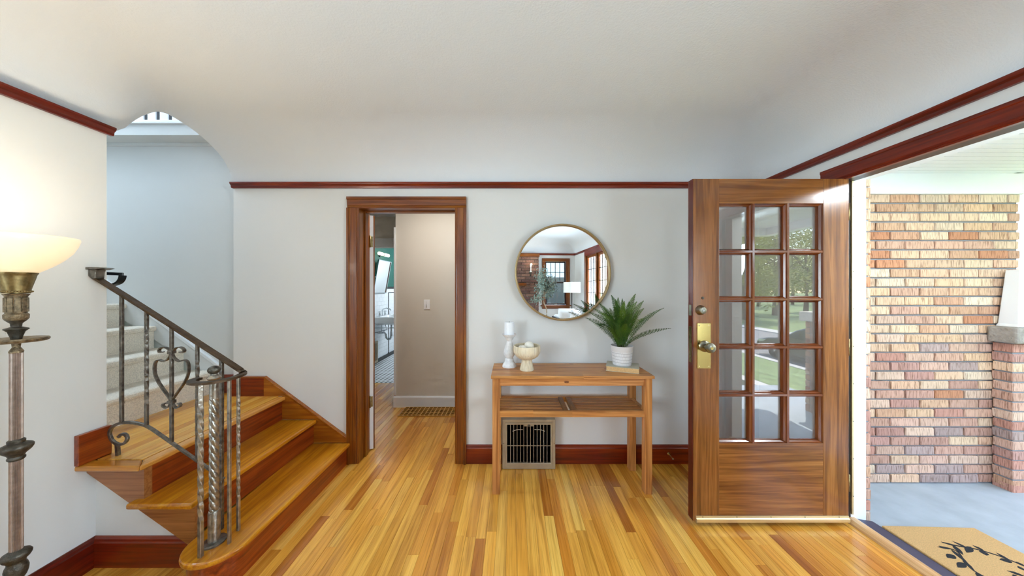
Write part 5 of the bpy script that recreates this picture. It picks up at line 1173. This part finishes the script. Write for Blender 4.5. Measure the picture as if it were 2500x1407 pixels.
for (y0, y1) in ((-1.61, -1.06), (-1.00, -0.52), (-0.46, 0.09)):
    m = MB(); o4 = [(y0, 0.76), (y1, 0.76), (y1, 2.09), (y0, 2.09)]; w_ = 0.045; i4 = [(y0 + w_, 0.76 + w_), (y1 - w_, 0.76 + w_), (y1 - w_, 2.09 - w_), (y0 + w_, 2.09 - w_)]
    xa, xb = XR + 0.01, XR + 0.045
    m.v = [(xa, a, b) for a, b in o4 + i4] + [(xb, a, b) for a, b in o4 + i4]
    for k in range(4):
        j = (k + 1) % 4; m.f += [(k, j, 4 + j, 4 + k), (8 + k, 12 + k, 12 + j, 8 + j), (k, 8 + k, 8 + j, j), (4 + k, 4 + j, 12 + j, 12 + k)]
    sash = m.build('casement_sash', M['trim_z'], w2)
    for k in range(1, 3): yy = y0 + w_ + (y1 - y0 - 2 * w_) * k / 3; bx('lead_bar', dkw, sash, XR + 0.02, XR + 0.032, yy - 0.006, yy + 0.006, 0.80, 2.05)
    for k in range(1, 5): zz = 0.805 + 1.24 * k / 5; bx('lead_bar', dkw, sash, XR + 0.02, XR + 0.032, y0 + w_, y1 - w_, zz - 0.006, zz + 0.006)
    bx('pane', M['win_glass'], sash, XR + 0.025, XR + 0.028, y0 + 0.04, y1 - 0.04, 0.80, 2.05)
w3 = empty('window_added', (XL, -1.0, 0.8), 'added unseen window for fill daylight in the floor lamp wall', 'window', kind='structure')  # unseen window added as an inlet for fill light
m = MB(); o4 = [(-2.04, 0.72), (0.04, 0.72), (0.04, 2.19), (-2.04, 2.19)]; i4 = [(-1.95, 0.80), (-0.05, 0.80), (-0.05, 2.10), (-1.95, 2.10)]
m.v = [(XL, a, b) for a, b in o4 + i4] + [(XL + 0.02, a, b) for a, b in o4 + i4]
for k in range(4):
    j = (k + 1) % 4; m.f += [(k, j, 4 + j, 4 + k), (8 + k, 12 + k, 12 + j, 8 + j), (k, 8 + k, 8 + j, j), (4 + k, 4 + j, 12 + j, 12 + k)]
m.build('casing', M['trim_z'], w3)
bx('pane', M['win_glass'], w3, XL - 0.06, XL - 0.055, -1.95, -0.05, 0.80, 2.10)
# brick chimney breast with mantel shelf and a dark panel for the niche
cb = struct(bx('wall_chimney', plain('dark_chimney_mortar', '#5b5048', 0.95), None, -0.60, 1.052, YR, YR + 0.10, 0.0, 2.15), 'dark brown brick chimney breast reflected in the mirror', 'chimney')
BRD = ['#85655c', '#775a54', '#8c6c60', '#7d625a', '#927264', '#6f5650']
r = 0; z = 2.15 - 0.0677
while z > 0.55:
    x = 1.056 - (0.0 if r % 2 else 0.10)
    xs = [1.056] + [1.056 - (0.1067 if r % 2 else 0.2135) - k * 0.2135 for k in range(5)]
    for b, a in zip(xs, xs[1:]):
        if a > 0.20:
            key = ('c', round(b - a, 3)); 
            if key not in _bc: _bc[key] = brick_mesh(b - a - MJ, 0.05, 0.0565)
            o = obj('brick', _bc[key], cb, loc=(a + MJ, YR + 0.058, z)); c = lin(rbk.choice(BRD)); o.color = c
    z -= 0.0677; r += 1
struct(bx('trim_8', M['casing_x'], None, -0.62, 1.075, YR, YR + 0.125, 2.15, 2.215, 0.004), 'stained board capping the brick chimney', 'trim')
tag(bx('mantel_shelf', M['casing_x'], None, -0.4, 0.735, YR + 0.108, YR + 0.30, 1.455, 1.515, 0.004), 'orange brown wood mantel shelf on the brick chimney', 'shelf')
bx('niche_shade_panel', plain('niche_shade', '#1d1210', 0.8), cb, -0.4, 0.50, YR + 0.108, YR + 0.125, 1.517, 1.98, 0.01)  # dark panel on the bricks, the niche's shade put into its colour
# sconce
scn = empty('wall_sconce', (0.853, YR + 0.11, 1.75), 'lit candle sconce on the brick chimney', 'wall lamp')
MB().lathe([(0.0001, YR + 0.107), (0.035, YR + 0.109), (0.03, YR + 0.12), (0.012, YR + 0.126)], 0.853, 1.77, 16, 'Y').build('back_plate', M['bronze_dark'], scn, smooth=True)
MB().tube(smoothpath([(0.853, YR + 0.115, 1.70), (0.853, YR + 0.16, 1.68), (0.853, YR + 0.19, 1.72), (0.853, YR + 0.19, 1.78)], 4), 0.008, 8).build('arm', M['bronze_dark'], scn, smooth=True)
MB().lathe([(0.022, 1.775), (0.030, 1.790), (0.012, 1.795), (0.011, 1.895), (0.0001, 1.897)], 0.853, YR + 0.19, 14).build('candle_sleeve', M['wax'], scn, smooth='auto')
MB().ball((0.853, YR + 0.19, 1.925), 0.017, 12, 10, 1.9).build('bulb', glow('sconce_bulb_glow', '#ffdf9a', 5.0), scn, smooth=True)
lamp('sconce_bulb_light', 'POINT', (0.853, YR + 0.24, 1.95), 1.2, (1.0, 0.8, 0.5), shadow_soft_size=0.02)
# olive tree in a pot
ot = empty('olive_tree', (1.12, -1.95, 0), 'slender potted olive tree reflected in the round mirror', 'potted tree')
MB().lathe([(0.10, 0.0), (0.14, 0.02), (0.17, 0.30), (0.175, 0.32), (0.155, 0.32), (0.15, 0.26), (0.0005, 0.26)], 1.12, -1.95, 28).build('pot', M['white_wash'], ot, smooth='auto')
MB().tube(smoothpath([(1.12, -1.95, 0.24), (1.16, -1.95, 0.6), (1.17, -1.95, 0.90), (1.10, -1.95, 1.10), (1.12, -1.95, 1.35), (1.06, -1.95, 1.62)], 5), 0.014, 8, scale=lambda u: 1.1 - 0.6 * u).build('trunk', M['olive_bark'], ot, smooth=True)
ro = random.Random(2); ends = [(0.90, 1.20), (0.86, 1.12), (0.98, 1.55), (1.00, 1.78), (1.10, 1.80), (1.05, 1.45), (1.24, 1.66), (1.30, 1.55), (1.36, 1.34), (1.25, 1.30), (0.95, 1.38), (1.15, 1.58), (1.32, 1.46), (1.02, 1.66), (1.20, 1.42), (0.97, 1.70), (1.28, 1.22)]
for (ex, ez) in ends:
    b0 = Vector((1.11, -1.95, min(ez - 0.08, 1.15 + 0.3 * ro.random()))); e0 = Vector((ex, -1.95 + ro.uniform(-0.22, 0.22), ez))
    path = smoothpath([b0, (b0 + e0) / 2 + Vector((0, 0, 0.05)), e0], 4)
    tw_ = MB().tube(path, 0.004, 5).build('branch', M['olive_bark'], ot, smooth=True); m = MB()
    for k in range(75):
        c = path[ro.randrange(3, len(path))] + Vector((ro.gauss(0, 0.045), ro.gauss(0, 0.045), ro.gauss(0, 0.045)))
        e1 = Vector((ro.gauss(0, 1), ro.gauss(0, 1), ro.gauss(0, 1))).normalized(); e2 = e1.orthogonal().normalized()
        m.add([c - e1 * 0.032, c + e2 * 0.010, c + e1 * 0.032, c - e2 * 0.010], [(0, 1, 2, 3)])
    o = m.build('foliage', M['olive_leaf'], tw_, fix=False); o['kind'] = 'stuff'
# floor lamp with drum shade
fl2 = empty('drum_floor_lamp', (1.655, -1.62, 0), 'floor lamp with a white drum shade reflected in the mirror', 'floor lamp')
MB().lathe([(0.180, 1.300), (0.180, 1.525), (0.177, 1.525), (0.177, 1.300)], 1.655, -1.62, 40).build('shade', M['lampshade'], fl2, smooth='auto')
MB().tube([(1.655, -1.62, 0.02), (1.655, -1.62, 1.53)], 0.009, 8).build('pole', M['black_iron'], fl2, smooth=True)
MB().lathe([(0.13, 0.0), (0.13, 0.018), (0.02, 0.03)], 1.655, -1.62, 28).build('base', M['black_iron'], fl2, smooth='auto')
MB().ball((1.655, -1.62, 1.54), 0.012, 10, 8).build('finial', M['white_trim'], fl2, smooth=True)
# armchair with cushion
ac = empty('armchair', (1.45, -1.05, 0), 'black framed armchair reflected at the bottom of the round mirror', 'armchair')
for (x0, y0) in ((1.16, -1.30), (1.74, -1.30), (1.16, -0.78), (1.74, -0.78)): bx('leg', M['black_iron'], ac, x0, x0 + 0.03, y0, y0 + 0.03, 0, 0.40 if y0 > -1 else 0.62)
for x0 in (1.16, 1.74):
    bx('armrest', M['black_iron'], ac, x0 - 0.01, x0 + 0.04, -1.34, -0.76, 0.80, 0.825, 0.004)
    bx('arm_post', M['black_iron'], ac, x0, x0 + 0.03, -0.80, -0.77, 0.40, 0.80); bx('arm_post', M['black_iron'], ac, x0, x0 + 0.03, -1.33, -1.30, 0.40, 0.80)
bx('seat', M['cushion'], ac, 1.19, 1.74, -1.30, -0.76, 0.38, 0.575, 0.03, 3)
bx('backrest', M['cushion'], ac, 1.19, 1.74, -1.36, -1.24, 0.44, 0.86, 0.03, 3)
def cushion(name, cx, cy, cz, w, h, label, tilt, yaw):
    m = MB(); n = 14
    for sgn in (1, -1):
        for i in range(n + 1):
            for j in range(n + 1):
                u, v = i / n * 2 - 1, j / n * 2 - 1
                pin = 1 - 0.12 * (u * u) * (1 - v * v) * 0.5; pin2 = 1 - 0.12 * (v * v) * (1 - u * u) * 0.5
                th = 0.075 * ((1 - u ** 4) * (1 - v ** 4)) ** 0.5
                m.v.append((u * w / 2 * pin2, sgn * th, v * h / 2 * pin))
    k = (n + 1) ** 2
    for s in (0, 1):
        for i in range(n):
            for j in range(n): a = s * k + i * (n + 1) + j; m.f.append((a, a + 1, a + n + 2, a + n + 1))
    R_ = Matrix.Translation((cx, cy, cz)) @ Matrix.Rotation(yaw, 4, 'Z') @ Matrix.Rotation(tilt, 4, 'X')
    m.v = [tuple(R_ @ Vector(p)) for p in m.v]
    o = m.build(name, M['cushion'], None, smooth=True)
    tag(o, label, 'cushion', 'white cushions on the armchair')
cushion('cushion', 1.38, -1.10, 0.79, 0.32, 0.42, 'white cushion at the left of the armchair in the mirror', -0.2, 0.15)
cushion('cushion', 1.56, -0.98, 0.775, 0.30, 0.42, 'white cushion at the right of the armchair in the mirror', -0.25, -0.2)
